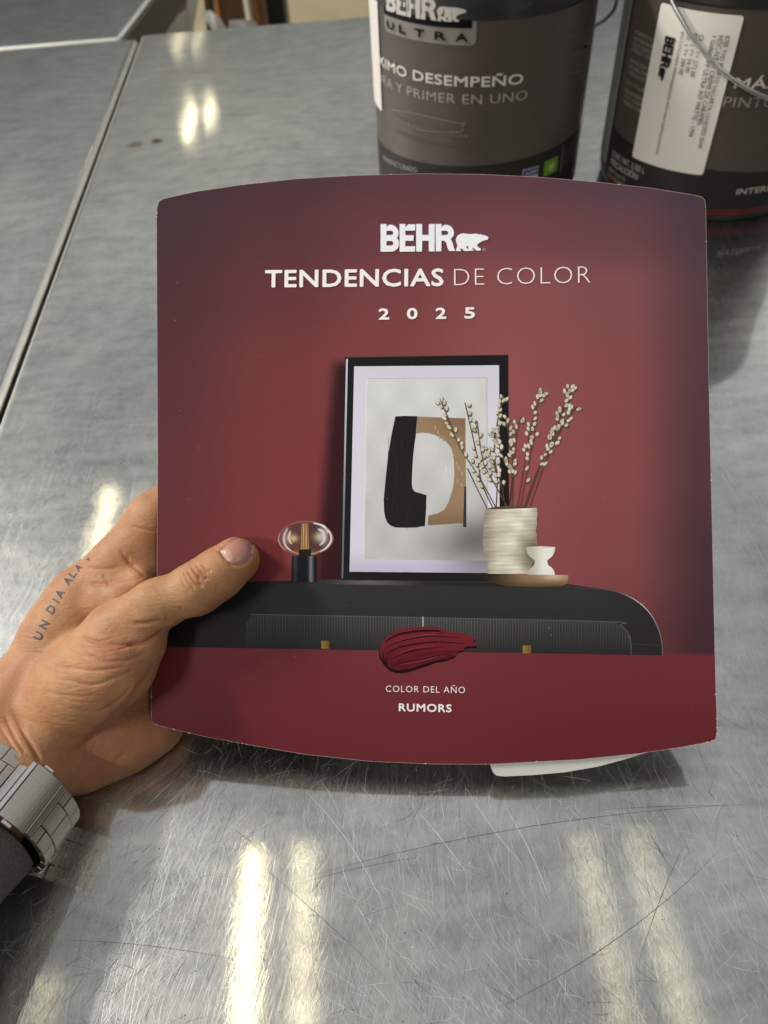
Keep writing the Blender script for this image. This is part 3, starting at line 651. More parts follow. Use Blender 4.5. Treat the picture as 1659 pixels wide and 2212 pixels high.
def can_deco(layer=.00022):
    return Deco(lambda p, o: ((RC + o) * math.cos(p[0] / RC), (RC + o) * math.sin(p[0] / RC), p[1]), layer)
def band(d, zfn, col, lay=0):
    a = np.linspace(-math.pi * 1.5, math.pi * .5, 145) * RC
    V, T = [], []
    for i, s in enumerate(a): V += [(s, .0112), (s, zfn(s / RC))]
    for i in range(len(a) - 1): T.append((2 * i, 2 * i + 2, 2 * i + 3, 2 * i + 1))
    d.add(V, T, col, lay)
D2 = math.pi / 180
def T(a): return a * D2 * RC

# --- can behind the booklet
C1 = (0.104, 0.668)
can = tag(empty('paint_can', location=(*C1, .0)), 'taupe paint can with the black brand badge, directly behind the booklet', 'paint can', 'paint cans on the steel table')
can_shell(can)
q = lambda px, py: cyl(C1, px, py)
d = can_deco(); band(d, lambda t: .0452 + .0095 * min(1, max(0, (math.degrees(t) + 168) / 130)), (46, 42, 40))
lt = (218, 208, 198); ft = (112, 102, 94)
d.text('MÁXIMO DESEMPEÑO', (T(-176.5), .1074), (T(-78), .1064), .0072, lt, 1, bold=.022, space=1.03)
d.text('PINTURA Y PRIMER EN UNO', (T(-183), .0948), (T(-75), .0952), .0068, (172, 161, 152), 1, bold=-.006, space=1.06)
d.text('EXTRA PROTECCIÓN', (T(-150), .0748), (T(-104), .0712), .0030, (124, 114, 106), 1, bold=.02)
for pts in ([(848,236),(900,245),(996,266),(998,272)], [(854,252),(910,280),(950,284),(997,283),(997,276)], [(1000,268),(1006,262)]): d.line([q(*p) for p in pts], .0006, (140, 129, 120), 1)
d.text('AVANZADA ANTIMICROBIANO', q(856, 284), q(1070, 328), .0028, (92, 84, 78), 1)
d.text('MANUFACTURADO', q(830, 344), q(902, 372), .0040, (150,142,136), 1, bold=.02)
for i, (s, a, b) in enumerate((('IDEAL PARA PAREDES', (1222,84), (1283,62)), ('COMEDORES Y', (1240,92), (1282,78)), ('SALAS', (1258,96), (1280,90)), ('EXCELENTE EN', (1236,122), (1280,104)), ('LAVABLE Y', (1238,136), (1276,120)), ('DURADERO', (1244,146), (1274,134)), ('RENDIMIENTO ALTO', (1228,162), (1274,144)), ('MEJOR', (1246,172), (1268,164)))):
    d.text(s, q(*a), q(*b), .0024, (128, 120, 113), 1)
d.build('label_print', can_ink, can)
d = can_deco(.0004)
bl, br = T(-153.5), T(-101.2)
rr_ = .004
bad = [(bl, .165), (bl, .1330 + rr_)] + [(bl + rr_ * (1 - math.cos(a)), .1330 + rr_ * (1 - math.sin(a))) for a in np.linspace(.2, 1.57, 6)] + [(br - rr_ + rr_ * math.sin(a), .1330 + rr_ * (1 - math.cos(a))) for a in np.linspace(0, 1.4, 6)] + [(br, .1330 + rr_), (br, .165)]
d.poly([bad], (134, 128, 122), 0, step=.004)
d.poly([[(T(-153.2), .1660), (T(-153.2), .1436), (T(-103.2), .1436), (T(-103.2), .1660)]], (10, 9, 9), 1, step=.004)
x0, x1 = T(-150.5), T(-106)
mark(d, lambda x, y: (x0 + (x - 68) / (1598 - 68) * (x1 - x0), .1470 + (472 - y) / 390 * .0138), (200, 193, 184), 2)
for ch, a in (('U', -150.5), ('L', -141.2), ('T', -131.5), ('R', -120.6), ('A', -110.5)):
    wd = 5.4 if ch != 'L' else 4.4
    d.text(ch, (T(a), .1357), (T(a + wd), .1357), .0054, (18, 16, 15), 2, bold=.026)
d.build('brand_badge', can_ink, can)
d = can_deco(.0004)
g1, g2 = T(-60.5), T(-50.5)
d.poly([[(g1, .0330), (g2, .0330), (g2, .0450), (g1, .0450)]], (112, 146, 38), 0, step=.003)
gc = np.array([(g1 + g2) / 2, .0392]); d.line([gc + .0034 * np.array([math.cos(a), math.sin(a)]) for a in np.linspace(0, 6.28, 20)], .0006, (190, 208, 140), 1, n=1)
d.poly([gc + np.array([.0017 * math.cos(a) * (1.3 - .5 * math.sin(a)), .0021 * math.sin(a)]) for a in np.linspace(0, 6.28, 14)[:-1]], (180, 200, 128), 1)
d.build('green_badge', can_ink, can)
d = can_deco(.0004); b1, b2 = T(-74), T(-64.5)
d.poly([[(b1, .0330), (b2, .0330), (b2, .0435), (b1, .0435)]], (172, 168, 168), 0, step=.003)
d.poly([[(b1 + .0008, .0380), (b2 - .0008, .0380), (b2 - .0008, .0425), (b1 + .0008, .0425)]], (44, 56, 110), 1, step=.003); d.text('APP', (b1 + .002, .0390), (b2 - .002, .0390), .0026, (188, 186, 196), 2, bold=.02)
d.build('blue_badge', can_ink, can)
d = can_deco(.0004); e1, e2 = T(-47), T(-30)
d.line([(e1, .0300), (e1, .0505), (e2, .0505), (e2, .030)], .0009, (140, 132, 130), 0, n=1)
for k in range(16): xx = e1 + .0022 + k * .0013; d.line([(xx, .033), (xx, .0475)], rng.choice([.0003, .0006]), (88, 82, 82), 0, n=1)
d.build('barcode_panel', can_ink, can)
def sticker(root, loops, col, extra=None, name='sticker'):
    d = can_deco(.0009); d.poly(loops, col, 0, step=.003)
    if extra: extra(d)
    return d.build(name, sticker_m, root)
sticker(can, [[(T(-196), .0735), (T(-161), .0735), (T(-160), .150), (T(-196), .150)]], (214, 206, 200))
bp_ = [plane_y(px, py, .655) - np.array([*C1, 0]) for px, py in ((1262,70),(1286,56),(1310,40),(1326,21),(1332,0),(1333,-30),(1320,-75))]
wire('wire_handle', [(.068,-.052,.117)] + bp_ + [(.075,.03,.19), (-.02,.06,.2),(-.09,.02,.17)], .0013, wire_m, can)

# --- can at the right edge of the picture
C2 = (0.295, 0.645)
can2 = tag(empty('paint_can', location=(*C2, .0)), 'taupe paint can at the right edge with a white mixing sticker and wire handle', 'paint can', 'paint cans on the steel table')
can_shell(can2)
q = lambda px, py: cyl(C2, px, py)
d = can_deco(); band(d, lambda t: .0497 - .0102 * min(1, max(0, (math.degrees(t) + 181) / 100)), (46, 42, 40))
a = q(1585, 190); d.text('MÁXIMO DESEMPEÑO', a, (a[0] + T(101), a[1]), .0072, lt, 1, bold=.022, space=1.03)
a = q(1561, 230); d.text('PINTURA Y PRIMER EN UNO', a, (a[0] + T(108), a[1]), .0072, (160, 150, 142), 1, bold=-.006, space=1.06)
a = q(1589, 343); d.text('ACABADO MATE', a, (a[0] + T(52), a[1]), .0034, (98, 90, 84), 1)
a = q(1589, 420); d.text('INTERIOR', a, (a[0] + T(26), a[1]), .0050, (176, 168, 160), 1, bold=.03)
for s, x, y, w in (('ACABADO ALTO', 1373, 71, 50), ('ANTIMICROBIAL', 1370, 85, 54), ('RESISTENTE A', 1368, 98, 50), ('HONGOS Y MOHO', 1366, 109, 52), ('AVANZADA EN', 1362, 132, 50), ('RAYONES, MANCHA', 1360, 145, 56), ('Y DESGASTE', 1358, 158, 44), ('VOC TALLABLE', 1354, 178, 50), ('RENDIMIENTO', 1351, 197, 52), ('QUE CUBRE', 1349, 209, 46), ('MENOR CAPA', 1347, 221, 48)):
    a = q(x, y); b = q(x + w, y + 17); d.text(s, a, (b[0], a[1]), .0029, (150, 142, 135), 1, bold=.004)
for s, x, y, x2, cp, co in (('CONT. NET. 3.785 L', 1323, 334, 1396, .0048, (168,160,154)), ('PRECAUCIÓN', 1320, 352, 1380, .0052, (176,168,160)), ('IRRITANTE', 1316, 366, 1352, .0034, (150,142,136)), ('NO INGERIR', 1314, 378, 1350, .0034, (150,142,136))):
    a = q(x, y); b = q(x2, y + 20); d.text(s, a, (b[0], a[1]), cp, co, 1, bold=.016)
a = q(1321, 343); b = q(1388, 362); d.line([a, (b[0], a[1])], .0005, (150,142,136), 1, n=1)
d.build('label_print', can_ink, can2)
pTL, pTR, pBR, pBL = q(1425, 8), q(1601, 27), q(1527, 373), q(1370, 345)
sx0, sx1, sz0, sz1 = (pTL[0] + pBL[0]) / 2, (pTR[0] + pBR[0]) / 2, (pBR[1] + pBL[1]) / 2, (pTL[1] + pTR[1]) / 2
def rrect(x0, y0, x1, y1, r, n=5):
    out = []
    for cx, cy, a0 in ((x1 - r, y1 - r, 0), (x0 + r, y1 - r, 90), (x0 + r, y0 + r, 180), (x1 - r, y0 + r, 270)):
        out += [(cx + r * math.cos(math.radians(a0 + 90 * k / n)), cy + r * math.sin(math.radians(a0 + 90 * k / n))) for k in range(n + 1)]
    return out
def sticker_text(d):
    blk = (52, 46, 43)
    zq = lambda x, y: q(x * .2725 + 1207, y * .2725)
    for s, a, b, cp, bo in (('8785 THD PUERTO VALLARTA 12/10/2025 20:49', (1330,278), (1152,1168), .0030, .004), ('HDC-NT-07 CREME DE CARAMEL', (1278,275), (1126,992), .0034, .006), ('1 Gallon  PP ULTRA INT MATTE - 1794', (1224,278), (1076,1080), .0034, .006),
                            ('CL: 2 Y+ 272.00', (1128,268), (1074,606), .0032, .006), ('FL: 2 Y+ 56.00', (1080,260), (1030,572), .0032, .006), ('KX: 1 Y+ 284.00', (1034,245), (985,588), .0032, .006), ('EN COLORES PREPARADOS NO HAY DEVOLUCION', (984,245), (822,1225), .0022, .0)):
        A_, B_ = zq(*a), zq(*b); d.text(s, (A_[0] - cp * .1, A_[1]), (A_[0] - cp * .1, B_[1]), cp, blk, 1)
    A_, B_ = zq(868, 280), zq(838, 640); L_ = A_[1] - B_[1]; H_ = .0082
    mark(d, lambda x, y: (A_[0] - .001 + (472 - y) / 390 * H_, A_[1] - (x - 68) / 1530 * L_), (26, 22, 21), 1)
sticker(can2, [rrect(sx0, sz0, sx1, sz1, .0024)], (228, 221, 210), sticker_text)
sticker(can2, [[(T(-203), .0180), (T(-176), .0180), (T(-176), .1475), (T(-203), .1475)]], (150, 148, 140), lambda d: d.text('HDC-NT-07 CREME', (T(-180), .140), (T(-180), .075), .003, (80,78,74), 1), name='side_sticker')
def cylw(px, py, R):
    d_ = ray(px, py); o = CAM[:2] - np.array(C2); a = d_[:2] @ d_[:2]; b = 2 * o @ d_[:2]; cc = o @ o - R * R; D = max(0, b * b - 4 * a * cc)
    return CAM + d_ * ((-b - math.sqrt(D)) / (2 * a)) - np.array([*C2, 0])
hp = [cylw(px, py, R) for px, py, R in ((1432,-45,.092),(1450,0,.093),(1474,45,.094),(1500,87,.095),(1545,140,.096),(1600,183,.096),(1659,212,.096),(1720,226,.095),(1780,220,.094))]
wire('wire_handle', [np.array([-.083,-.03,.160])] + hp + [np.array([.092,-.01,.135]), np.array([.090, .0, .155])], .0014, wire_m, can2)

# ================================================================== HAND (one continuous skin grown from a distance field)
def pt(px, py, dmm): return loc(bkw(px, py, dmm / 1000))          # booklet-local point: pixel ray at a depth before / behind the cover plane
K = .000183
PALM = [([(0,1690,18),(60,1655,9),(110,1600,-4),(180,1602,-13),(270,1578,-18),(335,1562,-21)], [92,92,97,106,90,72]),
        ([(-70,1570,10),(20,1530,0),(94,1456,-10),(136,1372,-14),(182,1300,-17),(267,1220,-18),(335,1122,-19)], [76,80,84,84,78,67,60]),
        ([(110,1600,-8),(220,1480,-20),(300,1340,-25)], [95,95,80]), ([(270,1575,-23),(330,1440,-26),(330,1260,-24),(330,1150,-20)], [84,76,74,62]),
        ([(26,1694,13),(-90,1850,33),(-220,2040,60)], [92,80,84]), ([(-70,1570,8),(-190,1720,26),(-330,1900,50)], [72,68,74])]
THEN = [([(100,1545,0),(188,1484,8),(250,1434,11),(303,1385,9)], [84,90,84,58])]
THUMB = [([(150,1470,0),(250,1368,9),(340,1306,13),(425,1271,12.5),(470,1241,11)], [80,66,54,52.5,50]), ([(425,1271,12.5),(470,1241,11),(511,1209,9.6)], [51,50.5,51])]
WEB = [([(235,1300,-6),(300,1262,-4)], [40,26])]
FING = [([(335,1122,-19),(420,1040,-21),(520,1000,-20),(600,985,-15)], [58,52,48,42]), ([(320,1230,-24),(450,1150,-26),(560,1125,-24),(650,1120,-16)], [60,54,50,43]), ([(320,1340,-25),(460,1290,-27),(570,1272,-24),(650,1268,-16)], [60,53,49,43]), ([(325,1440,-25),(450,1412,-26),(540,1402,-22),(600,1400,-16)], [56,48,44,38])]
vox = .00082
lo = np.array([pt(-330, 1950, 0)[0], pt(0, 1960, 0)[1], -.05]); hi = np.array([pt(680, 900, 0)[0], pt(300, 900, 0)[1], .07])
lo[0] = max(lo[0], pt(-210, 1700, 0)[0])
ax = [np.arange(lo[i], hi[i], vox, dtype=np.float32) for i in range(3)]
GXX, GYY, GZZ = np.meshgrid(*ax, indexing='ij')
def cone(a, b, ra, rb):
    ba = b - a; L2 = float(ba @ ba); x, y, z = GXX - np.float32(a[0]), GYY - np.float32(a[1]), GZZ - np.float32(a[2])
    h = np.clip((x * ba[0] + y * ba[1] + z * ba[2]) / L2, 0, 1).astype(np.float32)
    return (np.sqrt((x - h * ba[0]) ** 2 + (y - h * ba[1]) ** 2 + (z - h * ba[2]) ** 2) - (ra + (rb - ra) * h)).astype(np.float32)
def smin(a, b, k):
    if a is None: return b
    h = np.clip(.5 + .5 * (b - a) / k, 0, 1); return b + (a - b) * h - k * h * (1 - h)
def chain(group, k, flat=1.0):
    f = None
    for pts, rs_ in group:
        P = [pt(*p) for p in pts]
        for i in range(len(P) - 1): f = smin(f, cone(P[i], P[i + 1], rs_[i] * K, rs_[i + 1] * K), k)
    return f
f_palm = chain(PALM, .009); f_then = chain(THEN, .006); f_thumb = chain(THUMB, .004); f_web = chain(WEB, .006); f_fing = None
for fg in FING: f_fing = smin(f_fing, chain([fg], .002), .0012)
field = smin(f_palm, f_fing, .006)
field = smin(field, f_web, .007)
tt = smin(f_thumb, f_then, .005)
field = smin(field, tt, .0045)
# flat contact: on the cover, round the booklet's edge, on the table
edge_u = bk(340, 1240)[0]; edge_l = bk(328.5, 1444)[0]; v1, v2 = bk(340, 1240)[1], bk(328.5, 1444)[1]
eu = edge_u + (GYY - v1) * ((edge_l - edge_u) / (v2 - v1)); eu = np.maximum(eu, min(edge_l, edge_u) - .004)
vb = bk(327, 1558)[1]
slabf = np.maximum.reduce([eu - GXX, (vb - GYY - .0005) + (GXX - bk(327,1558)[0]) * -.20, np.abs(GZZ + .0027) - .0030])
field = np.maximum(field, -slabf)
Zw = B0[2] + GXX * EU[2] + GYY * EV[2] + GZZ * EN[2]
field = np.maximum(field, .0006 - Zw).astype(np.float32)

def surface_nets(Sf, org, h):
    nx, ny, nz = Sf.shape; ins_ = Sf < 0
    acc = np.zeros((nx - 1, ny - 1, nz - 1, 3), np.float32); cnt = np.zeros((nx - 1, ny - 1, nz - 1), np.float32)
    for axis in range(3):
        o1, o2 = [a for a in range(3) if a != axis]
        for i in (0, 1):
            for j in (0, 1):
                s0 = [slice(0, -1)] * 3; s1 = [slice(0, -1)] * 3
                s1[axis] = slice(1, None)
                for s in (s0, s1):
                    s[o1] = slice(i, Sf.shape[o1] - 1 + i); s[o2] = slice(j, Sf.shape[o2] - 1 + j)
                a, b = Sf[tuple(s0)], Sf[tuple(s1)]; c = (a < 0) != (b < 0)
                t = np.where(c, a / np.where(c, a - b, 1), 0)
                cnt += c; acc[..., axis] += np.where(c, t, 0); acc[..., o1] += np.where(c, i, 0); acc[..., o2] += np.where(c, j, 0)
    act = cnt > 0; idx = np.full(act.shape, -1, np.int64); I = np.argwhere(act); idx[act] = np.arange(len(I))
    V = (I + acc[act] / cnt[act][:, None]) * h + org
    quads = []
    for axis in range(3):
        o1, o2 = [(1, 2), (2, 0), (0, 1)][axis]
        s0 = [slice(1, -1)] * 3; s1 = [slice(1, -1)] * 3; s0[axis] = slice(0, -1); s1[axis] = slice(1, None)
        a, b = ins_[tuple(s0)], ins_[tuple(s1)]; E_i = np.argwhere(a != b)
        flip = a[a != b]
        base = E_i + 1; base[:, axis] -= 1
        def cell(d1, d2):
            c = base.copy(); c[:, o1] += d1; c[:, o2] += d2; return idx[c[:, 0], c[:, 1], c[:, 2]]
        qd = np.stack([cell(-1, -1), cell(0, -1), cell(0, 0), cell(-1, 0)], 1)
        qd[~flip] = qd[~flip][:, ::-1]; quads.append(qd)
    Q = np.concatenate(quads); return V, Q[(Q >= 0).all(1)]
HV, HQ = surface_nets(field, lo, vox)
# light smoothing
E0 = np.concatenate([HQ[:, [i, (i + 1) % 4]] for i in range(4)]); E0 = np.concatenate([E0, E0[:, ::-1]])
def laplace(X, it, w):
    deg = np.bincount(E0[:, 0], minlength=len(X))[:, None].astype(float); deg[deg == 0] = 1
    for _ in range(it):
        A_ = np.stack([np.bincount(E0[:, 0], weights=X[E0[:, 1], k], minlength=len(X)) for k in range(X.shape[1])], 1); X = X + w * (A_ / deg - X)
    return X
HV = laplace(HV, 4, .5)
def vnormals(X, Q):
    n = np.cross(X[Q[:, 2]] - X[Q[:, 0]], X[Q[:, 3]] - X[Q[:, 1]]); N = np.zeros_like(X)
    for k in range(4): np.add.at(N, Q[:, k], n)
    return N / np.maximum(np.linalg.norm(N, axis=1, keepdims=True), 1e-12)
def refine(X, Q):
    n = len(X); e = np.stack([Q, np.roll(Q, -1, 1)], 2); e.sort(2); u, inv = np.unique(e.reshape(-1, 2), axis=0, return_inverse=True); inv = inv.reshape(Q.shape)
    fc = X[Q].mean(1); X2 = np.concatenate([X, X[u].mean(1), fc]); ei = inv + n; fi = n + len(u) + np.arange(len(Q))
    return X2, np.concatenate([np.stack([Q[:, i], ei[:, i], fi, ei[:, i - 1]], 1) for i in range(4)])
HV, HQ = refine(HV, HQ)
E0 = np.concatenate([HQ[:, [i, (i + 1) % 4]] for i in range(4)]); E0 = np.concatenate([E0, E0[:, ::-1]])
HV = laplace(HV, 3, .5)
HN = vnormals(HV, HQ)
WV = B0 + HV @ np.stack([EU, EV, EN])
cc = (WV - CAM) @ M; PX = CX + F * cc[:, 0] / cc[:, 2]; PY = CY - F * cc[:, 1] / cc[:, 2]
camdir = CAM - WV; camdir /= np.linalg.norm(camdir, axis=1, keepdims=True); WN = HN @ np.stack([EU, EV, EN]); facing = np.clip((WN * camdir).sum(1) * 4, 0, 1)
front_thumb = HV[:, 2] > -.004
def poly_dist(pts):
    P = np.array(smooth_path(pts, 6)); best = np.full(len(PX), 1e9); tt_ = np.zeros(len(PX))
    for i in range(len(P) - 1):
        a, b = P[i], P[i + 1]; ba = b - a; h = np.clip(((PX - a[0]) * ba[0] + (PY - a[1]) * ba[1]) / max(ba @ ba, 1e-9), 0, 1)
        dd = np.hypot(PX - a[0] - h * ba[0], PY - a[1] - h * ba[1]); k = dd < best; best[k] = dd[k]; tt_[k] = (i + h[k]) / (len(P) - 1)
    return best, tt_
Z5 = lambda pts: [(x * .397, y * .397 + 987.5) for x, y in pts]
CREASE = [ # points in the hand close-up, depth mm, width px
 (Z5([(690,1018),(760,1016),(820,990),(895,938)]), .9, 5), (Z5([(720,903),(790,906),(860,892),(925,905)]), .7, 4.5), (Z5([(430,975),(540,1008),(640,1022),(740,1018)]), .45, 4), (Z5([(450,1060),(560,1108),(690,1105),(810,1060)]), .4, 4),
 (Z5([(340,1205),(500,1240),(640,1195),(740,1150)]), .35, 4), (Z5([(310,1130),(430,1155),(560,1160),(700,1130)]), .3, 4), (Z5([(400,1370),(540,1385),(650,1315),(720,1240)]), .35, 4), (Z5([(230,1270),(380,1300),(520,1300)]), .25, 4),
 (Z5([(480,690),(570,692),(680,662),(800,652)]), .6, 5), (Z5([(560,640),(580,670),(592,695)]), .4, 4), (Z5([(655,495),(690,560),(745,610),(805,655)]), .4, 4.5), (Z5([(690,535),(705,575),(735,590)]), .35, 4),
 (Z5([(710,375),(790,393),(862,405)]), .32, 3.5), (Z5([(470,600),(560,610),(650,600)]), .3, 4), (Z5([(835,1140),(760,1250),(700,1330),(620,1415),(560,1470),(480,1545),(390,1595)]), .8, 6),
 (Z5([(490,1560),(462,1620),(470,1668)]), .2, 5), (Z5([(530,1535),(500,1600),(490,1650)]), .15, 4), (Z5([(60,1360),(130,1500),(190,1600),(215,1665)]), .6, 5), (Z5([(20,1400),(90,1540),(140,1610)]), .4, 4), (Z5([(0,1470),(60,1560),(110,1640)]), .35, 4),
 (Z5([(600,1690),(640,1640),(690,1600)]), .25, 5),
 (Z5([(1015,608),(1040,650),(1075,690),(1110,700)]), 0.53, 3.2), (Z5([(1040,590),(1065,630),(1100,660),(1135,660)]), 0.53, 3.2), (Z5([(1065,585),(1095,620),(1130,635)]), 0.46, 3.2), (Z5([(1000,620),(1020,670),(1060,715)]), 0.42, 3.2), (Z5([(1095,580),(1125,610),(1150,620)]), 0.38, 3.2), (Z5([(1080,640),(1085,680),(1100,690)]), 0.38, 3.2), (Z5([(985,640),(1005,700),(1040,740)]), 0.28, 3.2),
 (Z5([(1165,500),(1200,520),(1225,560)]), .2, 3), (Z5([(1110,800),(1150,815),(1175,840)]), .25, 3), (Z5([(900,860),(920,890),(935,905)]), .3, 4), (Z5([(620,690),(650,720),(690,720)]), .12, 4)]
fr = np.random.default_rng(5)
for _ in range(85):                                                  # fine lines of the thumb base, fanning from the fold beside the booklet
    x, y = fr.uniform(180, 780), fr.uniform(960, 1480)
    if x + .9 * (y - 1000) > 1130: continue
    sl = -.25 * (x - 420) / 300 + fr.normal(0, .12); L_ = fr.uniform(50, 150)
    CREASE.append((Z5([(x - L_ / 2, y - sl * L_ / 2 - 6), (x, y), (x + L_ / 2, y + sl * L_ / 2 - 6)]), fr.uniform(.06, .16), fr.uniform(1.6, 2.6)))
for _ in range(70):                                                  # and of the thumb, back of the hand and wrist
    x, y, sl = ((fr.uniform(850, 1180), fr.uniform(600, 880), fr.normal(1.1, .5)), (fr.uniform(250, 620), fr.uniform(640, 950), fr.normal(-.6, .6)), (fr.uniform(20, 400), fr.uniform(1150, 1600), fr.normal(.9, .5)))[int(fr.integers(0, 3))]
    L_ = fr.uniform(25, 60); dx = L_ / math.hypot(1, sl)
    CREASE.append((Z5([(x - dx / 2, y - sl * dx / 2), (x + 3, y), (x + dx / 2, y + sl * dx / 2)]), fr.uniform(.05, .10), fr.uniform(1.5, 2.2)))
NAIL = Z5([(1196,512),(1230,478),(1270,445),(1310,422),(1345,412),(1372,422),(1385,447),(1387,478),(1379,513),(1362,550),(1335,578),(1300,590),(1262,585),(1232,560),(1210,535)])
groove = np.zeros(len(PX)); redness = np.zeros(len(PX))
for pts, dep, w in CREASE:
    dd, t_ = poly_dist(pts); k = np.exp(-(dd / w) ** 2) * np.clip(np.sin(np.pi * np.clip(t_, .02, .98)) * 2.2, 0, 1) * facing
    bul = np.exp(-((dd - 2.6 * w) / (1.6 * w)) ** 2) * .14 * np.clip(np.sin(np.pi * np.clip(t_, .02, .98)) * 2, 0, 1) * facing
    groove += dep * (k - bul); redness += k * min(1, dep * 1.6)
dn, tn = poly_dist(NAIL + [NAIL[0]])
nin = inside_np(PX, PY, [NAIL]) & front_thumb
groove += .60 * np.exp(-(dn / 3.0) ** 2) * facing * front_thumb
groove += np.where(nin, .35, 0)
# gentle bulges: thumb-base tendon, knuckles
def bump(px, py, r, amt, rx=1.0):
    global groove
    groove -= amt * np.exp(-(((PX - px) / (r * rx)) ** 2 + ((PY - py) / r) ** 2)) * facing
bump(265, 1285, 26, .9, 1.6); bump(425, 1250, 20, .35, 1.2); bump(225, 1205, 40, .8); bump(330, 1395, 20, .8, 1.3)
HV = HV - HN * (groove * .001)[:, None]
me = bpy.data.meshes.new('person')
me.vertices.add(len(HV)); me.vertices.foreach_set('co', HV.astype(np.float32).ravel())
me.loops.add(HQ.size); me.loops.foreach_set('vertex_index', HQ.ravel().astype(np.int32))
me.polygons.add(len(HQ)); me.polygons.foreach_set('loop_start', np.arange(0, HQ.size, 4, dtype=np.int32)); me.polygons.foreach_set('loop_total', np.full(len(HQ), 4, np.int32))
me.update(calc_edges=True); me.validate()
# skin tint: redder in folds and at the finger joints, paler and yellower on the back of the thumb
def spot(px, py, rx, ry): return np.exp(-(((PX - px) / rx) ** 2 + ((PY - py) / ry) ** 2))
red = np.clip(redness * .5, 0, .8) + .55 * spot(545, 1222, 30, 40) + .35 * spot(265, 1268, 22, 12) + .45 * spot(312, 1190, 45, 60) + .65 * spot(300, 1580, 80, 60) + .6 * spot(210, 1640, 60, 50) + .3 * spot(170, 1700, 50, 40) + .35 * spot(250, 1400, 60, 30) + .3 * spot(330, 1372, 26, 18) + .2 * spot(425, 1245, 26, 24)
yel = .6 * spot(370, 1290, 70, 40) + .4 * spot(120, 1400, 80, 80)
mole = spot(388, 1314, 2.4, 2.4) + .35 * spot(432, 1240, 8, 8)
at = me.color_attributes.new('tint', 'FLOAT_COLOR', 'POINT')
at.data.foreach_set('color', np.stack([np.clip(red, 0, 1), np.clip(yel, 0, 1), np.clip(mole, 0, 1), np.ones(len(PX))], 1).astype(np.float32).ravel())
def skin_material():
    m, n, l, b = nodes('skin')
    a = n.new('ShaderNodeVertexColor'); a.layer_name = 'tint'; sp = n.new('ShaderNodeSeparateColor'); l.new(a.outputs['Color'], sp.inputs[0])
    t = n.new('ShaderNodeTexCoord')
    x = n.new('ShaderNodeTexNoise'); x.inputs['Scale'].default_value = 130; x.inputs['Detail'].default_value = 5; x.inputs['Roughness'].default_value = .6; l.new(t.outputs['Object'], x.inputs['Vector'])
    r = n.new('ShaderNodeValToRGB'); r.color_ramp.elements[0].position = .3; r.color_ramp.elements[1].position = .7
    r.color_ramp.elements[0].color = (.360, .170, .076, 1); r.color_ramp.elements[1].color = (.480, .250, .122, 1); l.new(x.outputs['Fac'], r.inputs['Fac'])
    def mixin(fac, base, col, k=1.0):
        mx = n.new('ShaderNodeMix'); mx.data_type = 'RGBA'; mx.inputs[7].default_value = (*col, 1); mu = n.new('ShaderNodeMath'); mu.operation = 'MULTIPLY'; mu.inputs[1].default_value = k
        l.new(fac, mu.inputs[0]); l.new(mu.outputs[0], mx.inputs[0]); l.new(base, mx.inputs[6]); return mx.outputs[2]
    x2 = n.new('ShaderNodeTexNoise'); x2.inputs['Scale'].default_value = 42; x2.inputs['Detail'].default_value = 3; l.new(t.outputs['Object'], x2.inputs['Vector'])
    q2 = n.new('ShaderNodeMapRange'); q2.inputs['From Min'].default_value = .46; q2.inputs['From Max'].default_value = .74; l.new(x2.outputs['Fac'], q2.inputs['Value'])
    c = mixin(sp.outputs[1], r.outputs['Color'], (.47, .265, .118), .6); c = mixin(q2.outputs['Result'], c, (.40, .155, .085), .6); c = mixin(sp.outputs[0], c, (.38, .115, .062), .75); c = mixin(sp.outputs[2], c, (.10, .04, .02))
    l.new(c, b.inputs['Base Color'])
    b.inputs['Subsurface Weight'].default_value = .12; b.inputs['Subsurface Radius'].default_value = (1, .35, .18); b.inputs['Subsurface Scale'].default_value = .0025
    b.inputs['Roughness'].default_value = .52; b.inputs['Specular IOR Level'].default_value = .3
    # fine skin lines: stretched cells plus pores
    mpn = n.new('ShaderNodeMapping'); mpn.inputs['Rotation'].default_value = (0, 0, .35); mpn.inputs['Scale'].default_value = (260, 900, 500); l.new(t.outputs['Object'], mpn.inputs['Vector'])
    w1 = n.new('ShaderNodeTexNoise'); w1.inputs['Scale'].default_value = 1; w1.inputs['Detail'].default_value = 4; l.new(mpn.outputs['Vector'], w1.inputs['Vector'])
    v = n.new('ShaderNodeTexVoronoi'); v.feature = 'DISTANCE_TO_EDGE'; v.inputs['Scale'].default_value = 900; l.new(t.outputs['Object'], v.inputs['Vector'])
    ad = n.new('ShaderNodeMath'); ad.operation = 'MULTIPLY_ADD'; ad.inputs[1].default_value = .6; l.new(v.outputs['Distance'], ad.inputs[0]); l.new(w1.outputs['Fac'], ad.inputs[2])
    bp = n.new('ShaderNodeBump'); bp.inputs['Strength'].default_value = .6; bp.inputs['Distance'].default_value = .0004; l.new(ad.outputs[0], bp.inputs['Height']); l.new(bp.outputs['Normal'], b.inputs['Normal'])
    return m
skin = skin_material()
hand = link_mesh('person', me, skin, None, True); hand.matrix_world = BOOK_M
tag(hand, 'left hand and wrist gripping the red booklet, thumb lying across its cover', 'person')
bvh = BVHTree.FromPolygons([tuple(v) for v in HV], [tuple(int(i) for i in qd) for qd in HQ])
camL = Vector(loc(CAM))
def on_skin(px, py, lift=.0001, near=False):
    dv = Vector(loc(bkw(px, py))) - camL; dv.normalize(); h, nn, i, dd = bvh.ray_cast(camL, dv)
    if h is None and near: h, nn, i, dd = bvh.find_nearest(Vector(pt(px, py, 9)))
    if h is None: return None
    return np.array(h - dv * lift)
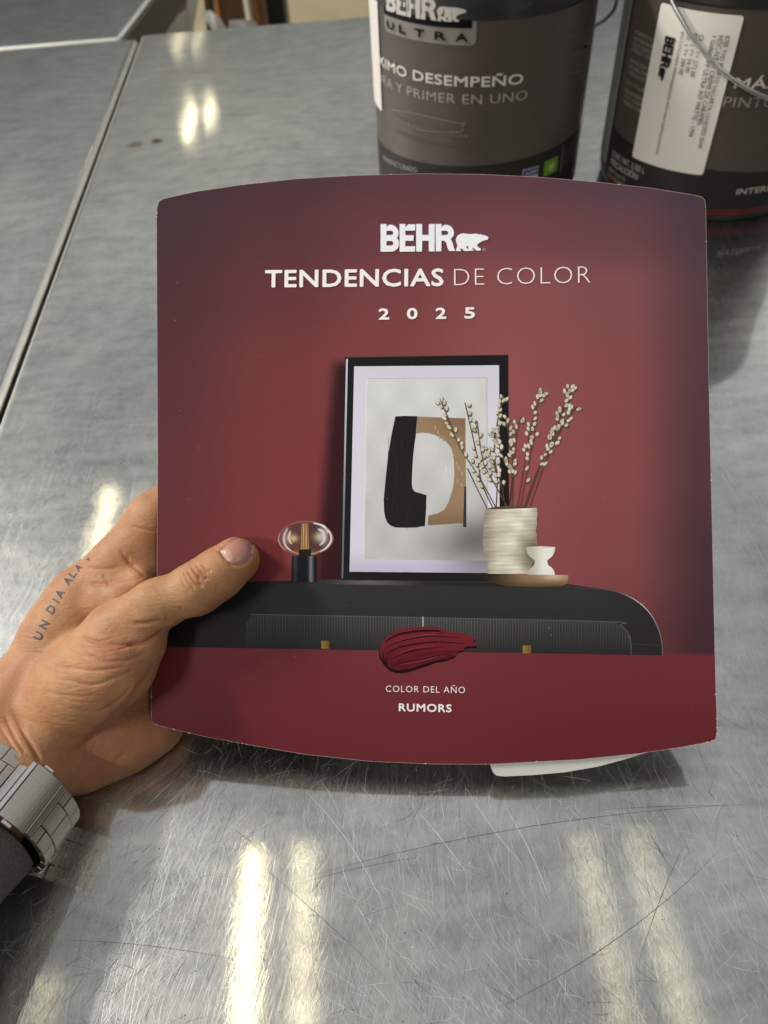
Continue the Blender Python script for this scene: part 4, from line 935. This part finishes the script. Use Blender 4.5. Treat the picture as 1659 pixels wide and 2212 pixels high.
# nail: a curved plate fitted to the thumb tip
V2, T2 = tri_fill([NAIL], step=4.0)
nc = np.mean(NAIL, 0); nv = []
Vn = []
for p in V2:
    h = on_skin(*p, near=True); e = min(np.hypot(*(np.asarray(p) - np.asarray(s))) for s in smooth_path(NAIL + [NAIL[0]], 4))
    k = min(1, e / 12); Vn.append(h + np.array([0, 0, -.0001 + .00040 * (1 - (1 - k) ** 2)]))
nail_m, n_, l_, b_ = nodes('nail')
t_ = n_.new('ShaderNodeVertexColor'); t_.layer_name = 'tint'; l_.new(t_.outputs['Color'], b_.inputs['Base Color']); b_.inputs['Roughness'].default_value = .36; b_.inputs['Subsurface Weight'].default_value = .1; b_.inputs['Subsurface Scale'].default_value = .002
nail = pydata('thumbnail', Vn, T2, nail_m, hand, True)
at = nail.data.color_attributes.new('tint', 'FLOAT_COLOR', 'POINT'); cols = []
for p in V2:
    s = np.asarray(p); base = np.array(Z5([(1215, 540)])[0]); tipc = np.array(Z5([(1392, 470)])[0]); axd = tipc - base; u = float((s - base) @ axd / (axd @ axd))
    e = min(np.hypot(*(s - np.asarray(q_))) for q_ in smooth_path(NAIL + [NAIL[0]], 4))
    c = np.array([.43, .20, .15]); lun = np.hypot(*(s - np.array(Z5([(1222, 545)])[0])))
    if lun < 17: c = c * .35 + np.array([.56, .40, .31]) * .65
    if u > .80 and e < 8 or u > .93: c = np.array([.58, .46, .30])
    cols.append((*c, 1))
at.data.foreach_set('color', np.array(cols, np.float32).ravel())
# tattooed lettering following the back of the hand
ink_m = simple('tattoo_ink', (62, 60, 66), .55, noise=.3, scale=900)
tv, tf = [], []
for ch, x, y, ang, sz in (('U', 207, 972, 62, 54), ('N', 238, 910, 62, 54), ('D', 275, 826, 60, 54), ('I', 301, 779, 60, 48), ('A', 322, 740, 60, 52), ('A', 366, 672, 54, 50), ('L', 394, 634, 52, 44), ('A', 424, 600, 48, 42), ('V', 480, 556, 44, 24)):
    V, Tq = text_mesh(ch); wd = sz * (.72 if ch != 'I' else .18); ca, sa = math.cos(math.radians(ang)), math.sin(math.radians(ang)); o0 = len(tv); ok = True; new = []
    for p, (jx, jy) in [(p, j_) for j_ in ((0, 0), (1.6, .8), (-1.6, .8), (0, -1.8)) for p in V]:
        lx, ly = (p[0] - .5) * wd + jx, (p[1] - .5) * sz * .85 + jy
        zx, zy = x + lx * ca - ly * sa, y - (lx * sa + ly * ca)
        h = on_skin(*Z5([(zx, zy)])[0], lift=.00026 + .000002 * (jx + 2 * jy))
        if h is None: ok = False; break
        new.append(h)
    if ok: tv += new; tf += [tuple(i + o0 + c_ * len(V) for i in q_) for c_ in range(4) for q_ in Tq]
if tv: pydata('tattoo_lettering', tv, tf, ink_m, hand)

# ================================================================== WRIST WATCH (steel bracelet, clasp side up) and sleeve
wc = pt(-9, 1673, 14); Ft = pt(-9, 1673, 33); fa = pt(-150, 1840, 40); axis = wc - fa; axis /= np.linalg.norm(axis)
ea = pt(120, 1780, 14) - wc; ea -= axis * (ea @ axis); ea /= np.linalg.norm(ea); eb = np.cross(axis, ea)
if eb[2] < 0: eb = -eb
RA, RB = .0302, .0222
wc = Ft - eb * (RB + .002)
watch = tag(empty('wrist_watch', BOOK_M), 'steel link watch bracelet with folding clasp on the wrist at the lower left', 'watch')
def link_mat(name, rough, rgb):
    m, n, l, b = nodes(name); b.inputs['Metallic'].default_value = 1; b.inputs['Roughness'].default_value = rough
    t = n.new('ShaderNodeTexCoord'); mp_ = n.new('ShaderNodeMapping'); mp_.inputs['Rotation'].default_value = (0, 0, -.86); mp2 = n.new('ShaderNodeMapping'); mp2.inputs['Scale'].default_value = (6000, 120, 2000)
    l.new(t.outputs['Object'], mp_.inputs['Vector']); l.new(mp_.outputs['Vector'], mp2.inputs['Vector'])
    x = n.new('ShaderNodeTexNoise'); x.inputs['Scale'].default_value = 1; l.new(mp2.outputs['Vector'], x.inputs['Vector'])
    r = n.new('ShaderNodeValToRGB'); c = lin(rgb); r.color_ramp.elements[0].color = (*[v * .75 for v in c], 1); r.color_ramp.elements[1].color = (*[min(1, v * 1.2) for v in c], 1)
    l.new(x.outputs['Fac'], r.inputs['Fac']); l.new(r.outputs['Color'], b.inputs['Base Color'])
    bp = n.new('ShaderNodeBump'); bp.inputs['Strength'].default_value = .1; bp.inputs['Distance'].default_value = .0001; l.new(x.outputs['Fac'], bp.inputs['Height']); l.new(bp.outputs['Normal'], b.inputs['Normal'])
    return m
brushed = link_mat('brushed_link', .30, (206, 198, 188)); polished = link_mat('polished_link', .15, (228, 224, 218))
def ell(th, h=0.0):
    c, s_ = math.cos(th), math.sin(th); m_ = 2.15; g = lambda v: math.copysign(abs(v) ** (2 / m_), v)
    p = wc + ea * RA * g(c) + eb * RB * g(s_); k_ = 2 - 2 / m_
    nn = ea * math.copysign(abs(c) ** k_, c) / RA + eb * math.copysign(abs(s_) ** k_, s_) / RB; return p + nn / np.linalg.norm(nn) * h
# arc length table
ths = np.linspace(0, 2 * math.pi, 2001); arc = np.concatenate([[0], np.cumsum([np.linalg.norm(ell(ths[i + 1]) - ell(ths[i])) for i in range(2000)])]); TOT = arc[-1]
def th_at(s): return float(np.interp(s % TOT, arc, ths))
def block(name, s0, s1, w0, w1, h0, h1, mat, parent, n=3, bev=.00035):
    bm = bmesh.new(); rows = []
    for i in range(n + 1):
        th = th_at(s0 + (s1 - s0) * i / n); rows.append([bm.verts.new(tuple(ell(th, hh) + axis * ww)) for ww, hh in ((w0, h0), (w1, h0), (w1, h1), (w0, h1))])
    for i in range(n):
        for k in range(4): bm.faces.new((rows[i][k], rows[i][(k + 1) % 4], rows[i + 1][(k + 1) % 4], rows[i + 1][k]))
    bm.faces.new(rows[0][::-1]); bm.faces.new(rows[-1]); bmesh.ops.recalc_face_normals(bm, faces=bm.faces)
    ed = [e for e in bm.edges if e.calc_face_angle(0) > .6]
    bmesh.ops.bevel(bm, geom=ed, offset=bev, segments=2, affect='EDGES', profile=.6)
    return bm_obj(name, bm, mat, parent)
# the arc position seen in the middle of the clasp
def to_px3(p):
    w = B0 + EU * p[0] + EV * p[1] + EN * p[2]; c = M.T @ (w - CAM); return CX + F * c[0] / c[2], CY - F * c[1] / c[2]
cand = [s for s in np.linspace(0, TOT, 800) if math.sin(th_at(s)) > -.1]
sC = min(cand, key=lambda s: math.hypot(to_px3(ell(th_at(s), .003))[0] - 62, to_px3(ell(th_at(s), .003))[1] - 1733))
dirn = 1 if to_px3(ell(th_at(sC + .004), .003))[0] > 62 else -1
HW = .0108
def P_(a): return sC + dirn * a
def blk(name, a, b, w0, w1, h0, h1, mat, parent=watch, n=3):
    s0, s1 = sorted((P_(a), P_(b))); return block(name, s0, s1, w0, w1, h0, h1, mat, parent, n)
ln = block('gap_shade_strip', 0, TOT * .9999, -HW * .93, HW * .93, -.0002, .0006, simple('gap_shade', (40, 37, 34), .5, .9), watch, 96, .00001)  # dark strip added under the links, standing for the shade in their gaps
clasp = blk('clasp', -.0058, .0052, -HW - .0006, HW + .0006, .0010, .0034, brushed, n=8)
blk('clasp_edge', -.0078, -.0060, -HW - .0002, HW + .0002, .0010, .0036, polished, clasp)
for sgn in (1, -1): blk('push_button', -.0035, .0005, *sorted((sgn * (HW + .0007), sgn * (HW + .0022))), .0012, .0030, polished, clasp)
pitch = .0062
def link_row(a):
    g = .00022
    root = blk('link', a + g, a + pitch - g, -HW * .46, HW * .46, .0006, .0033, brushed)
    for sgn in (1, -1):
        blk('outer_link', a + pitch * .5 + g, a + pitch * 1.5 - g, *sorted((sgn * HW * .48, sgn * HW)), .0006, .0031, brushed, root)
    blk('link_edge', a - g, a + g, -HW * .45, HW * .45, .0004, .0026, polished, root, n=1)
blk('end_link', .0054, .0083, -HW, HW, .0006, .0034, brushed)
blk('end_link', -.0108, -.0080, -HW, HW, .0006, .0030, polished)
for sgn in (1, -1): blk('outer_link', .0087, .0085 + pitch * .5 - .0002, *sorted((sgn * HW * .48, sgn * HW)), .0006, .0031, brushed)
blk('link', -.0110 - pitch * .5 + .0002, -.0112, -HW * .46, HW * .46, .0006, .0033, brushed)
k = 0
while .0085 + (k + 1.6) * pitch < TOT / 2: link_row(.0085 + k * pitch); k += 1
k = 0
while .0110 + (k + 1.6) * pitch < TOT / 2: link_row(-.0110 - (k + 1.5) * pitch); k += 1
# sleeve
sleeve_m = simple('grey_sleeve', (92, 90, 84), .9, noise=.25, scale=900, bump=.8, bscale=1500)
sv, sf = [], []
s_axis = -axis; seg = 64; rows = [(.0135, .93), (.0120, .985), (.0128, 1.02), (.027, 1.0), (.045, .95), (.075, 1.0), (.12, 1.1)]
for i, (dist, sc_) in enumerate(rows):
    for k in range(seg):
        th = 2 * math.pi * k / seg; w_ = 1 + .03 * math.sin(3 * th + i * 1.3) + .015 * math.sin(7 * th + i * 2.1)
        p = wc + s_axis * dist - ea * .0020 + (ea * RA * math.cos(th) + eb * RB * math.sin(th)) * sc_ * w_
        sv.append(p)
for i in range(len(rows) - 1):
    for k in range(seg): a, b = i * seg + k, i * seg + (k + 1) % seg; sf.append((a, b, b + seg, a + seg))
sl = pydata('sleeve', sv, sf, sleeve_m, hand, True)

# ================================================================== BACKGROUND beyond the tables, on the floor
def box(name, x0, y0, x1, y1, z0, z1, mat, rot=0.0, bev=.004, tilt=0.0):
    bm = bmesh.new(); bmesh.ops.create_cube(bm, size=1)
    for v in bm.verts: v.co = Vector((v.co.x * (x1 - x0), v.co.y * (y1 - y0), v.co.z * (z1 - z0)))
    bmesh.ops.bevel(bm, geom=list(bm.edges), offset=bev, segments=2, affect='EDGES')
    o = bm_obj(name, bm, mat); o.location = ((x0 + x1) / 2, (y0 + y1) / 2, (z0 + z1) / 2); o.rotation_euler = (0, tilt, rot); return o
kraft = simple('cardboard', (104, 66, 36), .8, noise=.2, scale=12); kraft_d = simple('cardboard_dark', (66, 38, 22), .8, noise=.2, scale=12)
whiteb = simple('white_board', (206, 204, 192), .6, noise=.08, scale=8); wpaper = simple('loose_paper', (222, 222, 216), .7, noise=.05, scale=20)
dgrey = simple('dark_bin', (44, 50, 54), .5, noise=.15, scale=10); olive = simple('dark_post', (70, 66, 52), .5, noise=.15, scale=10); orange = simple('orange_carton', (150, 104, 58), .8, noise=.15, scale=10)
def span(x0, x1, y, Y): return plane_y(274 + x0 * .3307, y * .3307, Y)[0], plane_y(274 + x1 * .3307, y * .3307, Y)[0]
def upright(name, x0, x1, Y, h, mat, label, cat, depth=.12, lean=0.0, rot=0.0, group=None):
    a, b = span(x0, x1, 60, Y); o = box(name, a, Y, b, Y + depth, -.9, -.9 + h, mat, rot, .006, lean); tag(o, label, cat, group); return o
o = upright('cardboard_box', 640, 800, 3.1, .62, kraft_d, 'dark brown cardboard box on the floor behind the tables', 'box', .25)
upright('cardboard_box', 812, 880, 2.9, .60, kraft, 'narrow tan brown cardboard box at the right end of the row', 'box', .2)
upright('foam_board', 768, 808, 2.86, .56, whiteb, 'thin white upright board leaning between two brown boxes', 'board', .02)
upright('waste_bin', 890, 1030, 3.4, .6, dgrey, 'dark blue grey bin beyond the brown boxes on the beige floor', 'bin', .25)
upright('carton', 520, 610, 3.3, .58, orange, 'orange tan carton partly behind the loose white paper', 'box', .2)
upright('metal_post', 425, 480, 2.3, .7, olive, 'dark olive metal post beside the white panel', 'post', .05, lean=.12)
# slanted pieces: a pale panel and a red brown board, each a real slab standing on edge
def slabpoly(name, pts, Y, mat, label, cat, th=.02):
    P = [plane_y(274 + x * .3307, y * .3307, Y + k) for x, y, k in pts]; n = len(P); v = [tuple(p) for p in P] + [tuple(np.array(p) + [0, th, -.004]) for p in P]
    f = [tuple(range(n))[::-1], tuple(range(n, 2 * n))] + [(i, (i + 1) % n, n + (i + 1) % n, n + i) for i in range(n)]
    o = pydata(name, v, f, mat); bm = bmesh.new(); bm.from_mesh(o.data); bmesh.ops.recalc_face_normals(bm, faces=bm.faces); bm.to_mesh(o.data); bm.free(); tag(o, label, cat); return o
slabpoly('pale_panel', [(60,330,0),(150,215,.05),(392,58,.25),(395,-60,.35),(470,-60,.35),(405,330,.0)], 1.75, whiteb, 'pale grey panel slanting up behind the main steel table', 'panel')
slabpoly('wooden_board', [(20,330,0),(120,200,.05),(250,-60,.35),(420,-60,.35),(380,60,.25),(150,330,.0)], 1.95, simple('red_brown_wood', (84, 48, 32), .6, noise=.25, scale=6), 'reddish brown board leaning behind the pale panel', 'board')
def sheet(name, pts, Y, label):
    P = [plane_y(274 + x * .3307, y * .3307, Y + k) for x, y, k in pts]
    return slabpoly(name, pts, Y, wpaper, label, 'paper', .006)
sheet('paper_sheet', [(482,80,.1),(540,66,.14),(600,110,.1),(655,195,0),(660,260,0),(600,260,0),(560,190,.03)], 2.0, 'curled white paper strip standing beside the dark post')
sheet('paper_sheet', [(668,132,.05),(760,128,.08),(842,138,.05),(850,260,0),(655,260,0)], 1.9, 'small white paper with creases lying before the dark brown box')
